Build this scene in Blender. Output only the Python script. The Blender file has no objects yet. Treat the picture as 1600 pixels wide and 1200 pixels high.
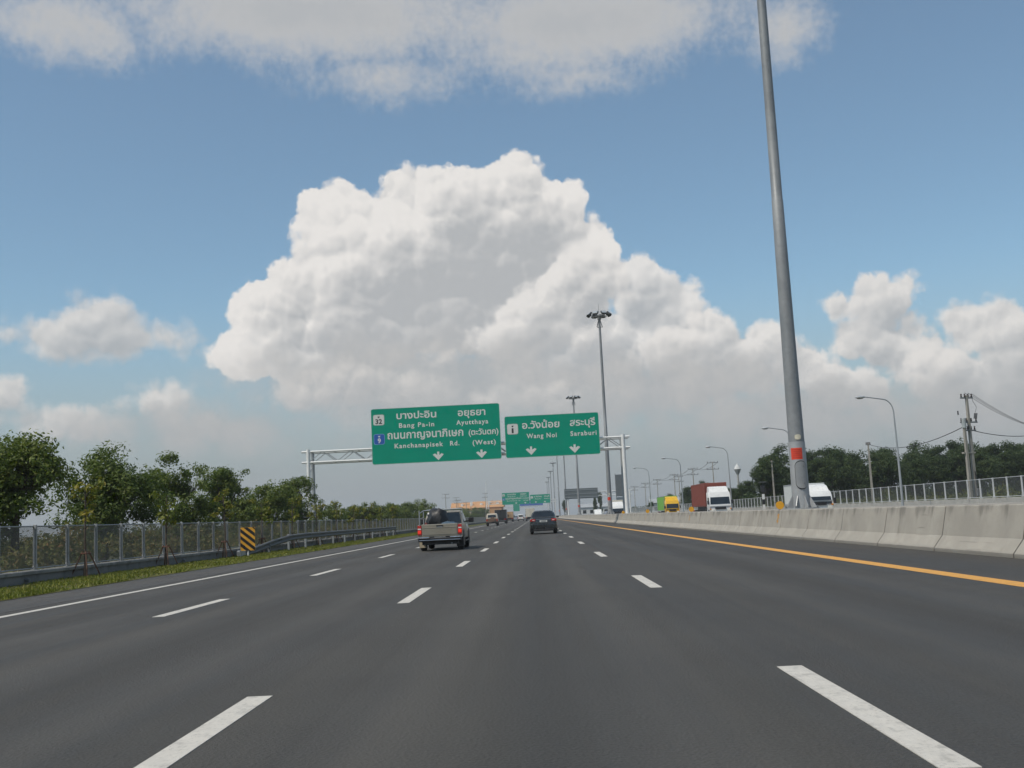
import bpy, bmesh, math, random
from mathutils import Vector, Matrix, noise as mnoise

rad = math.radians
scene = bpy.context.scene
COL = scene.collection

# ------------------------------------------------------------------ camera
EYE = 1.148
cam_d = bpy.data.cameras.new('camera')
cam_d.lens = 38.025
cam_d.sensor_width = 36.0
cam_d.clip_start = 0.1
cam_d.clip_end = 20000
cam = bpy.data.objects.new('camera', cam_d)
COL.objects.link(cam)
cr = Vector((0.9986389732, 0.0222603115, -0.0471665107))
cu = Vector((0.0495279417, -0.1213270334, 0.9913761819))
cf = Vector((-0.0163457698, 0.9923629525, 0.1222644115))
cam.matrix_world = Matrix(((cr.x, cu.x, -cf.x, 0), (cr.y, cu.y, -cf.y, 0), (cr.z, cu.z, -cf.z, EYE), (0, 0, 0, 1)))
scene.camera = cam

# ------------------------------------------------------------------ light
SUN_EL, SUN_AZ = 54.0, 234.0      # degrees above the horizon; clockwise from +Y (the road runs to +Y)
sd = Vector((math.sin(rad(SUN_AZ)) * math.cos(rad(SUN_EL)), math.cos(rad(SUN_AZ)) * math.cos(rad(SUN_EL)), math.sin(rad(SUN_EL))))
sun_d = bpy.data.lights.new('sun', 'SUN')
sun_d.energy = 3.2
sun_d.angle = rad(0.53)
sun_d.color = (1.0, 0.93, 0.82)
sun = bpy.data.objects.new('sun', sun_d)
sun.rotation_euler = sd.to_track_quat('Z', 'Y').to_euler()
sun.location = (0, 0, 60)
COL.objects.link(sun)

vs = scene.view_settings
vs.view_transform = 'Standard'
vs.look = 'None'
vs.exposure = 0.0
vs.gamma = 1.0
vs.use_curve_mapping = False
scene.cycles.max_bounces = 8
scene.cycles.transparent_max_bounces = 24
scene.cycles.volume_bounces = 0
scene.cycles.use_denoising = True
try:
    scene.cycles.denoiser = 'OPENIMAGEDENOISE'
except Exception:
    pass
scene.cycles.use_adaptive_sampling = True
scene.cycles.adaptive_threshold = 0.02
scene.cycles.adaptive_min_samples = 12
scene.cycles.caustics_reflective = False
scene.cycles.caustics_refractive = False


# ------------------------------------------------------------------ node helper
class NB:
    """Small helper: each call adds a node and returns its output socket."""
    def __init__(self, tree):
        self.t = tree
        self.n = tree.nodes
        self.l = tree.links

    def put(self, sock, v):
        if isinstance(v, bpy.types.NodeSocket):
            self.l.new(v, sock)
        elif v is not None:
            sock.default_value = v

    def m(self, op, a, b=None, c=None, clamp=False):
        n = self.n.new('ShaderNodeMath')
        n.operation = op
        n.use_clamp = clamp
        for i, v in enumerate((a, b, c)):
            self.put(n.inputs[i], v)
        return n.outputs[0]

    def v(self, op, a, b=None, s=None):
        n = self.n.new('ShaderNodeVectorMath')
        n.operation = op
        self.put(n.inputs[0], a)
        if b is not None:
            self.put(n.inputs[1], b)
        if s is not None:
            self.put(n.inputs['Scale'], s)
        return n.outputs['Value'] if op in ('LENGTH', 'DOT_PRODUCT', 'DISTANCE') else n.outputs[0]

    def xyz(self, x, y, z):
        n = self.n.new('ShaderNodeCombineXYZ')
        for i, v in enumerate((x, y, z)):
            self.put(n.inputs[i], v)
        return n.outputs[0]

    def sep(self, v):
        n = self.n.new('ShaderNodeSeparateXYZ')
        self.l.new(v, n.inputs[0])
        return n.outputs

    def noise(self, vec, scale, detail=4.0, rough=0.55, dim='3D', dist=0.0, col=False):
        n = self.n.new('ShaderNodeTexNoise')
        n.noise_dimensions = dim
        self.put(n.inputs['Vector'], vec)
        n.inputs['Scale'].default_value = scale
        n.inputs['Detail'].default_value = detail
        n.inputs['Roughness'].default_value = rough
        n.inputs['Distortion'].default_value = dist
        return n.outputs['Color'] if col else n.outputs['Fac']

    def voro(self, vec, scale, dim='3D', detail=0.0, rough=0.5, feature='F1', out='Distance'):
        n = self.n.new('ShaderNodeTexVoronoi')
        n.voronoi_dimensions = dim
        n.feature = feature
        self.put(n.inputs['Vector'], vec)
        n.inputs['Scale'].default_value = scale
        n.inputs['Detail'].default_value = detail
        n.inputs['Roughness'].default_value = rough
        return n.outputs[out]

    def rng(self, v, a, b, c=0.0, d=1.0, mode='SMOOTHSTEP'):
        n = self.n.new('ShaderNodeMapRange')
        n.interpolation_type = mode
        self.put(n.inputs[0], v)
        for i, x in zip((1, 2, 3, 4), (a, b, c, d)):
            self.put(n.inputs[i], x)
        return n.outputs[0]

    def mix(self, f, a, b, mode='MIX'):
        n = self.n.new('ShaderNodeMix')
        n.data_type = 'RGBA'
        n.blend_type = mode
        self.put(n.inputs[0], f)
        for s, v in ((n.inputs[6], a), (n.inputs[7], b)):
            if isinstance(v, tuple) and len(v) == 3:
                v = (*v, 1.0)
            self.put(s, v)
        return n.outputs[2]


# ------------------------------------------------------------------ sky: clear air and cumulus
world = bpy.data.worlds.new('World')
scene.world = world
world.use_nodes = True
wt = world.node_tree
wt.nodes.clear()
W = NB(wt)
SKY_STRENGTH = 0.115
sky = wt.nodes.new('ShaderNodeTexSky')
sky.sky_type = 'NISHITA'
sky.sun_disc = False
sky.sun_elevation = rad(SUN_EL)
sky.sun_rotation = rad(SUN_AZ)
sky.altitude = 0
sky.air_density = 1.0
sky.dust_density = 0.5
sky.ozone_density = 1.6
tc = wt.nodes.new('ShaderNodeTexCoord')
dirv = W.v('NORMALIZE', tc.outputs['Generated'])
dx, dy, dz = W.sep(dirv)
az = W.m('MULTIPLY', W.m('ARCTAN2', dx, dy), 57.29578)
el = W.m('MULTIPLY', W.m('ARCSINE', dz), 57.29578)
q = W.xyz(az, el, 0.0)

# every cloud is a heap of lobes: azimuth, elevation and the two radii, all in degrees
CLOUDS = {
    'top': [(-11.26, 25.98, 13.49, 3.15), (-23.38, 24.58, 6.15, 2.3), (3.55, 25.18, 12.04, 3.05), (14.68, 23.67, 2.82, 2.15), (-7.19, 22.88, 5.95, 1.63), (3.39, 22.65, 5.63, 1.41), (-13.88, 31.09, 31.05, 4.71)],
    'left': [(-22.0, 10.32, 2.59, 1.64), (-24.21, 9.77, 2.62, 1.12), (-19.72, 9.71, 2.84, 1.22), (-26.06, 7.14, 1.41, 1.11), (-19.42, 6.81, 1.85, 1.03), (-23.91, 5.65, 2.61, 1.0)],
    'tower': [(-9.9, 13.86, 2.1, 1.72), (-9.34, 15.73, 2.66, 2.1), (-6.06, 16.11, 2.59, 2.44), (-3.46, 16.04, 2.78, 2.58), (-0.49, 16.25, 2.72, 2.64), (1.88, 16.23, 1.46, 1.98), (2.68, 13.85, 2.69, 1.83), (-4.46, 12.91, 7.76, 3.85), (-11.64, 11.56, 3.07, 2.19), (-14.04, 10.92, 1.77, 1.51), (-8.97, 11.19, 4.56, 3.18), (-13.02, 9.26, 3.29, 1.82), (-0.71, 11.75, 6.04, 3.54)],
    'rtower': [(18.14, 10.07, 1.36, 1.41), (19.54, 10.61, 0.58, 0.51), (16.56, 9.84, 1.0, 0.58), (17.43, 8.33, 1.61, 1.16), (18.93, 7.86, 1.76, 1.18), (20.05, 6.92, 2.15, 1.2)],
    'right': [(22.42, 7.63, 1.56, 1.81), (24.26, 7.42, 1.68, 1.78), (21.27, 6.27, 2.11, 1.57), (23.38, 5.6, 3.25, 2.01), (25.96, 6.26, 2.58, 2.88)],
    'front': [(2.77, 12.31, 2.27, 1.81), (5.66, 11.78, 2.39, 1.61), (7.8, 10.89, 1.48, 1.4), (-0.08, 10.64, 2.13, 1.55), (-1.79, 9.44, 1.65, 1.15), (2.58, 9.05, 5.13, 2.37), (6.32, 8.81, 3.21, 1.95)],
    'bank': [(9.65, 8.48, 1.99, 1.73), (11.92, 8.0, 2.02, 1.59), (7.43, 7.83, 2.01, 1.54), (5.85, 6.75, 1.48, 0.94), (9.53, 6.75, 4.29, 1.6), (14.47, 6.77, 1.65, 1.37), (16.38, 5.8, 1.99, 1.36)],
    'under': [(-5.71, 7.22, 11.88, 2.97), (5.14, 6.19, 10.79, 2.76), (13.59, 4.47, 9.23, 2.29), (22.64, 3.8, 6.83, 2.33), (-16.63, 5.21, 8.22, 1.79)],
    'low': [(-9.76, 7.22, 2.4, 1.27), (-7.01, 7.0, 2.43, 1.01), (-12.75, 6.57, 1.7, 0.93), (-4.63, 8.64, 1.3, 0.74), (-2.44, 6.48, 1.64, 0.68), (0.97, 6.32, 1.5, 0.61)],
}
# softness of the outline, opacity, how far the light reaches down from the top, brightness of the lit side, lift of the shaded side
STYLE = {'top': (2.4, 0.92, 3.0, 0.62, 0.05), 'left': (0.9, 0.9, 1.3, 0.70, 0.04), 'tower': (0.34, 1.0, 2.4, 0.80, 0.06), 'rtower': (0.5, 0.96, 1.6, 0.74, 0.05),
         'right': (0.6, 0.96, 1.9, 0.75, 0.05), 'front': (0.5, 0.95, 1.9, 0.78, 0.05), 'bank': (0.55, 0.97, 1.9, 0.77, 0.04), 'low': (1.2, 0.85, 1.0, 0.66, 0.03), 'under': (1.9, 0.94, 1.0, 0.58, 0.0)}

big = W.v('SUBTRACT', W.noise(q, 0.22, 2.0, 0.5, '2D', col=True), (0.5, 0.5, 0.5))
fine = W.v('SUBTRACT', W.noise(q, 0.95, 6.0, 0.62, '2D', col=True), (0.5, 0.5, 0.5))
warp = W.v('ADD', W.v('SCALE', big, s=0.8), W.v('SCALE', fine, s=0.9))
qw = W.v('ADD', q, warp)
qb = W.v('ADD', q, W.v('SCALE', fine, s=0.55))
def bumps(vec):
    # heaped round billows of three sizes
    tot = None
    for sc, am in ((0.36, 0.62), (0.85, 0.30), (2.1, 0.09)):
        d = W.voro(vec, sc, '2D')
        b = W.m('MULTIPLY_ADD', W.m('MULTIPLY', d, d), -1.9 * am, 0.62 * am)
        tot = b if tot is None else W.m('ADD', tot, b)
    return tot
b0 = bumps(qb)
b1 = bumps(W.v('ADD', qb, (-0.20, 0.36, 0.0)))
relief = W.m('SUBTRACT', b0, b1)
finez = W.m('SUBTRACT', W.noise(q, 2.2, 5.0, 0.6, '2D'), 0.5)

def heap(vec, lobes):
    f = None
    for (a, e, rx, ry) in lobes:
        n = wt.nodes.new('ShaderNodeVectorMath')
        n.operation = 'MULTIPLY_ADD'
        wt.links.new(vec, n.inputs[0])
        n.inputs[1].default_value = (1.0 / rx, 1.0 / ry, 0.0)
        n.inputs[2].default_value = (-a / rx, -e / ry, 0.0)
        m = min(rx, ry)
        g = W.m('MULTIPLY_ADD', W.v('LENGTH', n.outputs[0]), -m, m)
        f = g if f is None else W.m('SMOOTH_MAX', f, g, 0.5)
    return f

K = 1.0 / SKY_STRENGTH
air = W.mix(1.0, sky.outputs[0], (0.86, 1.03, 1.01), 'MULTIPLY')
HAZE = (0.335 * K, 0.370 * K, 0.392 * K)
# damp air near the ground takes the blue out of the sky
low_air = W.rng(el, 1.0, 12.5, 1.0, 0.0)
air = W.mix(0.12, air, (0.46 * K, 0.49 * K, 0.53 * K))
air = W.mix(low_air, air, HAZE)

# clouds all round the sky beyond the frame: the same broken cumulus
gen = W.m('ADD', W.m('MULTIPLY', W.m('SUBTRACT', W.noise(dirv, 3.2, 5.0, 0.55), 0.53), 9.0), W.m('MULTIPLY', b0, 0.5))
beyond = W.m('MAXIMUM', W.rng(W.m('ABSOLUTE', az), 28.0, 36.0), W.rng(el, 29.0, 35.0))
ga = W.m('MULTIPLY', W.rng(gen, 0.0, 0.8), beyond)
gcol = W.mix(W.rng(gen, 0.2, 2.0), (0.66 * K, 0.65 * K, 0.64 * K), (0.40 * K, 0.41 * K, 0.42 * K))
air = W.mix(W.m('MULTIPLY', W.m('MULTIPLY', ga, W.rng(el, 2.0, 8.0)), 0.85), air, gcol)

for name, lobes in CLOUDS.items():
    soft, opac, reach, lit, lift = STYLE[name]
    amp = 0.6 if name == 'top' else 1.0
    f0 = heap(qw, lobes)
    f = W.m('ADD', W.m('ADD', f0, W.m('MULTIPLY', b0, amp)), W.m('MULTIPLY', finez, 1.2 if name == 'top' else 0.35))
    al = W.m('MULTIPLY', W.rng(f, 0.0, soft), opac)
    dark = (0.425, 0.44, 0.452) if name == 'under' else (0.395 + lift, 0.41 + lift, 0.425 + lift)
    if name in ('under', 'top'):
        br = W.rng(f, 0.3, 3.2, 0.95, 0.15) if name == 'top' else W.m('MULTIPLY', W.m('ADD', W.m('ADD', b0, finez), 0.3), 0.5, clamp=True)
    else:
        above = heap(W.v('ADD', qw, (-0.35 * reach, 0.75 * reach, 0.0)), sorted(lobes, key=lambda l: -l[2] * l[3])[:6])
        shade = W.rng(W.m('ADD', above, W.m('MULTIPLY', b1, 1.0)), -1.2, 2.4)
        br = W.m('SUBTRACT', 1.0, shade)
        gain = W.m('SUBTRACT', 1.2, W.m('MULTIPLY', shade, 0.5))
        br = W.m('ADD', br, W.m('MULTIPLY', relief, W.m('MULTIPLY', gain, 1.0)))
        br = W.m('ADD', br, W.m('MULTIPLY', finez, 0.22), clamp=True)
    colr = W.mix(br, tuple(c * K for c in dark), (lit * K, lit * 0.972 * K, lit * 0.94 * K))
    # the lower a cloud, the more air lies in front of it
    veil = W.rng(el, 0.5, 7.5, 1.0, 0.0)
    colr = W.mix(veil, colr, (0.385 * K, 0.405 * K, 0.42 * K))
    low_al = W.m('MULTIPLY', al, W.rng(el, 0.5, 4.0, 0.0, 1.0) if name != 'top' else 1.0)
    air = W.mix(low_al, air, colr)
bg = wt.nodes.new('ShaderNodeBackground')
wt.links.new(air, bg.inputs[0])
bg.inputs[1].default_value = SKY_STRENGTH
wo = wt.nodes.new('ShaderNodeOutputWorld')
wt.links.new(bg.outputs[0], wo.inputs[0])
world.cycles.sampling_method = 'MANUAL'
world.cycles.sample_map_resolution = 512


# ------------------------------------------------------------------ materials
MATS = {}


def principled(name):
    m = bpy.data.materials.new(name)
    m.use_nodes = True
    nt = m.node_tree
    nt.nodes.clear()
    out = nt.nodes.new('ShaderNodeOutputMaterial')
    p = nt.nodes.new('ShaderNodeBsdfPrincipled')
    nt.links.new(p.outputs[0], out.inputs[0])
    return m, NB(nt), p, out


def coords(n, kind='Object'):
    t = n.n.new('ShaderNodeTexCoord')
    return t.outputs[kind]


def mat(name, col, rough=0.6, metal=0.0, var=0.18, scale=2.5, bump=0.0, coat=0.0, spec=0.5, emit=None):
    """Plain painted, metal or plastic surface: base colour with soft blotches and fine grain."""
    if name in MATS:
        return MATS[name]
    m, n, p, out = principled(name)
    geo = n.n.new('ShaderNodeNewGeometry')
    co = geo.outputs['Position']
    a = n.noise(co, scale, 5.0, 0.6)
    b = n.noise(co, scale * 9.0, 3.0, 0.6)
    f = n.m('ADD', n.m('MULTIPLY', a, 0.7), n.m('MULTIPLY', b, 0.3))
    lo = tuple(c * (1.0 - var) for c in col)
    hi = tuple(min(1.0, c * (1.0 + var)) for c in col)
    n.put(p.inputs['Base Color'], n.mix(n.rng(f, 0.3, 0.7), lo, hi))
    n.put(p.inputs['Roughness'], n.rng(a, 0.3, 0.7, max(0.03, rough - 0.08), min(1.0, rough + 0.08)))
    p.inputs['Metallic'].default_value = metal
    p.inputs['Coat Weight'].default_value = coat
    p.inputs['Coat Roughness'].default_value = 0.06
    p.inputs['Specular IOR Level'].default_value = spec
    if bump:
        bn = n.n.new('ShaderNodeBump')
        bn.inputs['Strength'].default_value = bump
        bn.inputs['Distance'].default_value = 0.02
        n.put(bn.inputs['Height'], b)
        n.l.new(bn.outputs[0], p.inputs['Normal'])
    if emit:
        p.inputs['Emission Color'].default_value = (*emit[:3], 1)
        p.inputs['Emission Strength'].default_value = emit[3]
    MATS[name] = m
    return m


def asphalt(name, base, lanes=()):
    """Dense asphalt: stone grain, laying streaks, and wear that follows the lanes (x of each lane centre)."""
    m, n, p, out = principled(name)
    geo = n.n.new('ShaderNodeNewGeometry')
    co = geo.outputs['Position']
    x = n.sep(co)[0]
    grain = n.noise(co, 42.0, 3.0, 0.75)
    stone = n.voro(co, 46.0)
    blot = n.noise(co, 0.28, 5.0, 0.62)
    st = n.noise(n.v('MULTIPLY', co, (1.0, 0.03, 1.0)), 1.3, 4.0, 0.55)      # tyre polish and laying seams run along the road
    st2 = n.noise(n.v('MULTIPLY', co, (1.0, 0.012, 1.0)), 5.0, 3.0, 0.6)
    f = n.m('ADD', n.m('MULTIPLY', grain, 0.42), n.m('MULTIPLY', blot, 0.20))
    f = n.m('ADD', f, n.m('MULTIPLY', st, 0.26))
    f = n.m('ADD', f, n.m('MULTIPLY', st2, 0.12))
    lo = tuple(c * 0.50 for c in base)
    hi = tuple(c * 1.55 for c in base)
    c = n.mix(n.rng(f, 0.35, 0.65, mode='LINEAR'), lo, hi)
    wob = n.m('MULTIPLY', n.m('SUBTRACT', n.noise(n.v('MULTIPLY', co, (0.2, 0.02, 1.0)), 1.0, 2.0), 0.5), 0.8)
    xw = n.m('ADD', x, wob)
    for lc in lanes:
        d = n.m('ABSOLUTE', n.m('SUBTRACT', xw, lc))
        oil = n.m('MULTIPLY', n.rng(d, 0.05, 0.55, 1.0, 0.0), n.rng(blot, 0.3, 0.7, 0.12, 0.46))
        c = n.mix(oil, c, tuple(v * 0.45 for v in base))
        tr = n.m('ABSOLUTE', n.m('SUBTRACT', d, 0.82))
        c = n.mix(n.m('MULTIPLY', n.rng(tr, 0.05, 0.38, 1.0, 0.0), n.rng(st, 0.3, 0.7, 0.08, 0.40)), c, tuple(v * 1.7 for v in base))
    c = n.mix(n.m('MULTIPLY', n.rng(stone, 0.0, 0.2, 1.0, 0.0), 0.4), c, tuple(v * 2.6 for v in base))
    n.put(p.inputs['Base Color'], c)
    n.put(p.inputs['Roughness'], n.rng(st, 0.3, 0.7, 0.62, 0.82))
    p.inputs['Specular IOR Level'].default_value = 0.4
    bn = n.n.new('ShaderNodeBump')
    bn.inputs['Strength'].default_value = 0.8
    bn.inputs['Distance'].default_value = 0.008
    n.put(bn.inputs['Height'], n.m('ADD', grain, n.m('MULTIPLY', stone, 0.6)))
    n.l.new(bn.outputs[0], p.inputs['Normal'])
    MATS[name] = m
    return m


def paint(name, col, wear=0.25):
    """Thermoplastic line paint, scuffed by tyres."""
    m, n, p, out = principled(name)
    geo = n.n.new('ShaderNodeNewGeometry')
    co = geo.outputs['Position']
    a = n.noise(co, 7.0, 6.0, 0.7)
    b = n.noise(n.v('MULTIPLY', co, (3.0, 0.4, 1.0)), 9.0, 4.0, 0.65)
    w = n.m('MULTIPLY', n.rng(n.m('ADD', a, n.m('MULTIPLY', b, 0.6)), 0.78, 1.0), wear)
    w = n.m('MAXIMUM', w, n.m('MULTIPLY', n.rng(n.noise(co, 30.0, 3.0, 0.7), 0.60, 0.68), 0.6 * wear + 0.1))
    c = n.mix(n.rng(b, 0.3, 0.7), tuple(x * 0.86 for x in col), col)
    n.put(p.inputs['Base Color'], n.mix(w, c, (0.10, 0.098, 0.092)))
    p.inputs['Roughness'].default_value = 0.7
    MATS[name] = m
    return m


def concrete(name, col, stain=0.6, top=0.95):
    m, n, p, out = principled(name)
    geo = n.n.new('ShaderNodeNewGeometry')
    co = geo.outputs['Position']
    a = n.noise(co, 1.1, 6.0, 0.62)
    g = n.noise(co, 24.0, 4.0, 0.65)
    run = n.noise(n.v('MULTIPLY', co, (0.9, 0.9, 0.10)), 2.2, 6.0, 0.62)          # rain streaks
    z = n.sep(co)[2]
    up = n.rng(z, top - 0.35, top - 0.02)
    dirt = n.m('MULTIPLY', n.rng(n.m('ADD', run, n.m('MULTIPLY', up, 0.16)), 0.58, 0.80), stain)
    foot = n.m('MULTIPLY', n.rng(n.m('SUBTRACT', z, n.m('MULTIPLY', n.m('SUBTRACT', a, 0.5), 0.25)), 0.0, 0.13, 1.0, 0.0), stain * 0.8)
    c = n.mix(n.rng(a, 0.3, 0.7), tuple(x * 0.86 for x in col), tuple(min(1, x * 1.1) for x in col))
    c = n.mix(n.m('MULTIPLY', g, 0.22), c, tuple(x * 0.62 for x in col))
    c = n.mix(dirt, c, tuple(x * 0.42 for x in col))
    c = n.mix(foot, c, tuple(x * 0.35 for x in col))
    scuff = n.noise(n.v('MULTIPLY', co, (1.0, 0.22, 7.0)), 1.6, 5.0, 0.65)
    c = n.mix(n.m('MULTIPLY', n.rng(scuff, 0.64, 0.72), stain * 0.5), c, tuple(x * 0.3 for x in col))
    pits = n.voro(co, 9.0, feature='F1')
    c = n.mix(n.m('MULTIPLY', n.rng(pits, 0.03, 0.06, 1.0, 0.0), 0.5), c, tuple(x * 0.35 for x in col))
    n.put(p.inputs['Base Color'], c)
    p.inputs['Roughness'].default_value = 0.88
    bn = n.n.new('ShaderNodeBump')
    bn.inputs['Strength'].default_value = 0.35
    bn.inputs['Distance'].default_value = 0.01
    n.put(bn.inputs['Height'], g)
    n.l.new(bn.outputs[0], p.inputs['Normal'])
    MATS[name] = m
    return m


def leafmat(name, cols, rough=0.55, trans=0.3):
    """Leaves: every leaf takes its own tint, light passes through."""
    m = bpy.data.materials.new(name)
    m.use_nodes = True
    nt = m.node_tree
    nt.nodes.clear()
    n = NB(nt)
    out = nt.nodes.new('ShaderNodeOutputMaterial')
    geo = nt.nodes.new('ShaderNodeNewGeometry')
    ramp = nt.nodes.new('ShaderNodeValToRGB')
    ramp.color_ramp.interpolation = 'LINEAR'
    els = ramp.color_ramp.elements
    while len(els) < len(cols):
        els.new(0.5)
    for i, c in enumerate(cols):
        els[i].position = i / max(1, len(cols) - 1)
        els[i].color = (*c, 1)
    patch = n.noise(geo.outputs['Position'], 0.9, 3.0, 0.6)
    oi = nt.nodes.new('ShaderNodeObjectInfo')
    f = n.m('ADD', n.m('MULTIPLY', geo.outputs['Random Per Island'], 0.45), n.m('MULTIPLY', n.rng(patch, 0.3, 0.7), 0.40))
    f = n.m('ADD', f, n.m('MULTIPLY', oi.outputs['Random'], 0.15))
    nt.links.new(f, ramp.inputs[0])
    p = nt.nodes.new('ShaderNodeBsdfPrincipled')
    nt.links.new(ramp.outputs[0], p.inputs['Base Color'])
    p.inputs['Roughness'].default_value = rough
    p.inputs['Specular IOR Level'].default_value = 0.3
    tr = nt.nodes.new('ShaderNodeBsdfTranslucent')
    nt.links.new(n.mix(1.0, ramp.outputs[0], (1.1, 1.25, 0.5), 'MULTIPLY'), tr.inputs[0])
    mx = nt.nodes.new('ShaderNodeMixShader')
    mx.inputs[0].default_value = trans
    nt.links.new(p.outputs[0], mx.inputs[1])
    nt.links.new(tr.outputs[0], mx.inputs[2])
    nt.links.new(mx.outputs[0], out.inputs[0])
    MATS[name] = m
    return m


def meshmat(name, col, cover):
    """Welded wire mesh: wires too fine to tell apart, holes between them."""
    m, n, p, out = principled(name)
    co = coords(n, 'Object')
    wv = n.v('ABSOLUTE', n.v('SUBTRACT', n.v('FRACTION', n.v('MULTIPLY', co, (63.0, 63.0, 63.0))), (0.5, 0.5, 0.5)))
    x, y, z = n.sep(wv)
    w = cover * 0.25
    a = n.m('GREATER_THAN', y, 0.5 - w)
    b = n.m('GREATER_THAN', z, 0.5 - w)
    wire = n.m('MAXIMUM', a, b)
    p.inputs['Base Color'].default_value = (*col, 1)
    p.inputs['Roughness'].default_value = 0.6
    p.inputs['Metallic'].default_value = 0.3
    t = n.n.new('ShaderNodeBsdfTransparent')
    mx = n.n.new('ShaderNodeMixShader')
    n.l.new(wire, mx.inputs[0])
    n.l.new(t.outputs[0], mx.inputs[1])
    n.l.new(p.outputs[0], mx.inputs[2])
    n.l.new(mx.outputs[0], out.inputs[0])
    MATS[name] = m
    return m


def groundmat(name, cols, s1=0.12, s2=2.5):
    m, n, p, out = principled(name)
    geo = n.n.new('ShaderNodeNewGeometry')
    co = geo.outputs['Position']
    a = n.noise(co, s1, 5.0, 0.6)
    b = n.noise(co, s2, 5.0, 0.65)
    c = n.mix(n.rng(a, 0.35, 0.65), cols[0], cols[1])
    c = n.mix(n.rng(b, 0.42, 0.68), c, cols[2])
    n.put(p.inputs['Base Color'], c)
    p.inputs['Roughness'].default_value = 0.95
    p.inputs['Specular IOR Level'].default_value = 0.15
    bn = n.n.new('ShaderNodeBump')
    bn.inputs['Strength'].default_value = 0.6
    bn.inputs['Distance'].default_value = 0.05
    n.put(bn.inputs['Height'], b)
    n.l.new(bn.outputs[0], p.inputs['Normal'])
    MATS[name] = m
    return m


# ------------------------------------------------------------------ mesh helper
class B:
    """Collects vertices and faces; build() links them as one mesh object."""
    def __init__(self):
        self.vs = []
        self.fs = []

    def add(self, vs, fs):
        o = len(self.vs)
        self.vs += [tuple(v) for v in vs]
        self.fs += [tuple(i + o for i in f) for f in fs]
        return self

    def box(self, x0, x1, y0, y1, z0, z1, bev=0.0):
        if bev <= 0:
            v = [(x0, y0, z0), (x1, y0, z0), (x1, y1, z0), (x0, y1, z0), (x0, y0, z1), (x1, y0, z1), (x1, y1, z1), (x0, y1, z1)]
            return self.add(v, [(0, 3, 2, 1), (4, 5, 6, 7), (0, 1, 5, 4), (1, 2, 6, 5), (2, 3, 7, 6), (3, 0, 4, 7)])
        bm = bmesh.new()
        bmesh.ops.create_cube(bm, size=1.0)
        for v in bm.verts:
            v.co = Vector(((x0 + x1) / 2 + v.co.x * (x1 - x0), (y0 + y1) / 2 + v.co.y * (y1 - y0), (z0 + z1) / 2 + v.co.z * (z1 - z0)))
        bmesh.ops.bevel(bm, geom=list(bm.edges), offset=bev, segments=2, affect='EDGES', profile=0.5)
        return self.bm(bm)

    def bm(self, bm):
        bm.verts.index_update()
        self.add([v.co[:] for v in bm.verts], [[v.index for v in f.verts] for f in bm.faces])
        bm.free()
        return self

    def tube(self, pts, r, n=8, cap=True):
        """Round bar along a path; r may be one radius or one for each point."""
        pts = [Vector(p) for p in pts]
        rs = r if isinstance(r, (list, tuple)) else [r] * len(pts)
        rings, fs = [], []
        prev = None
        for i, p in enumerate(pts):
            d = (pts[min(i + 1, len(pts) - 1)] - pts[max(i - 1, 0)]).normalized()
            if prev is None:
                a = Vector((1, 0, 0)) if abs(d.x) < 0.9 else Vector((0, 1, 0))
            else:
                a = prev
            u = (a - d * a.dot(d)).normalized()
            prev = u
            w = d.cross(u)
            rings += [p + (u * math.cos(2 * math.pi * k / n) + w * math.sin(2 * math.pi * k / n)) * rs[i] for k in range(n)]
        for i in range(len(pts) - 1):
            for k in range(n):
                fs.append((i * n + k, i * n + (k + 1) % n, (i + 1) * n + (k + 1) % n, (i + 1) * n + k))
        if cap:
            fs.append(tuple(range(n - 1, -1, -1)))
            fs.append(tuple((len(pts) - 1) * n + k for k in range(n)))
        return self.add(rings, fs)

    def loft(self, rings, cap=True):
        n = len(rings[0])
        vs = [p for r in rings for p in r]
        fs = []
        for i in range(len(rings) - 1):
            for k in range(n):
                fs.append((i * n + k, i * n + (k + 1) % n, (i + 1) * n + (k + 1) % n, (i + 1) * n + k))
        if cap:
            fs.append(tuple(range(n - 1, -1, -1)))
            fs.append(tuple((len(rings) - 1) * n + k for k in range(n)))
        return self.add(vs, fs)

    def prism(self, poly, axis, a, b):
        """Extrude a 2-D outline along x, y or z from a to b."""
        def P(u, v, t):
            return {'x': (t, u, v), 'y': (u, t, v), 'z': (u, v, t)}[axis]
        n = len(poly)
        vs = [P(u, v, a) for u, v in poly] + [P(u, v, b) for u, v in poly]
        fs = [tuple(range(n)), tuple(range(2 * n - 1, n - 1, -1))]
        fs += [(i, i + n, (i + 1) % n + n, (i + 1) % n) for i in range(n)]
        return self.add(vs, fs)

    def build(self, name, material, parent=None, smooth=False, loc=None):
        me = bpy.data.meshes.new(name)
        me.from_pydata(self.vs, [], self.fs)
        bm = bmesh.new()
        bm.from_mesh(me)
        bmesh.ops.recalc_face_normals(bm, faces=bm.faces)
        bm.to_mesh(me)
        bm.free()
        return link(name, me, material, parent, smooth, loc)


def link(name, me, material, parent=None, smooth=False, loc=None):
    o = bpy.data.objects.new(name, me)
    if material is not None and not me.materials:
        me.materials.append(material)
    if smooth:
        for p in me.polygons:
            p.use_smooth = True
        try:
            me.set_sharp_from_angle(angle=rad(38))
        except Exception:
            pass
    COL.objects.link(o)
    if parent is not None:
        o.parent = parent
    if loc is not None:
        o.location = loc
    return o


def tag(o, label=None, cat=None, group=None, kind=None):
    if label:
        o['label'] = label
    if cat:
        o['category'] = cat
    if group:
        o['group'] = group
    if kind:
        o['kind'] = kind
    return o


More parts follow.
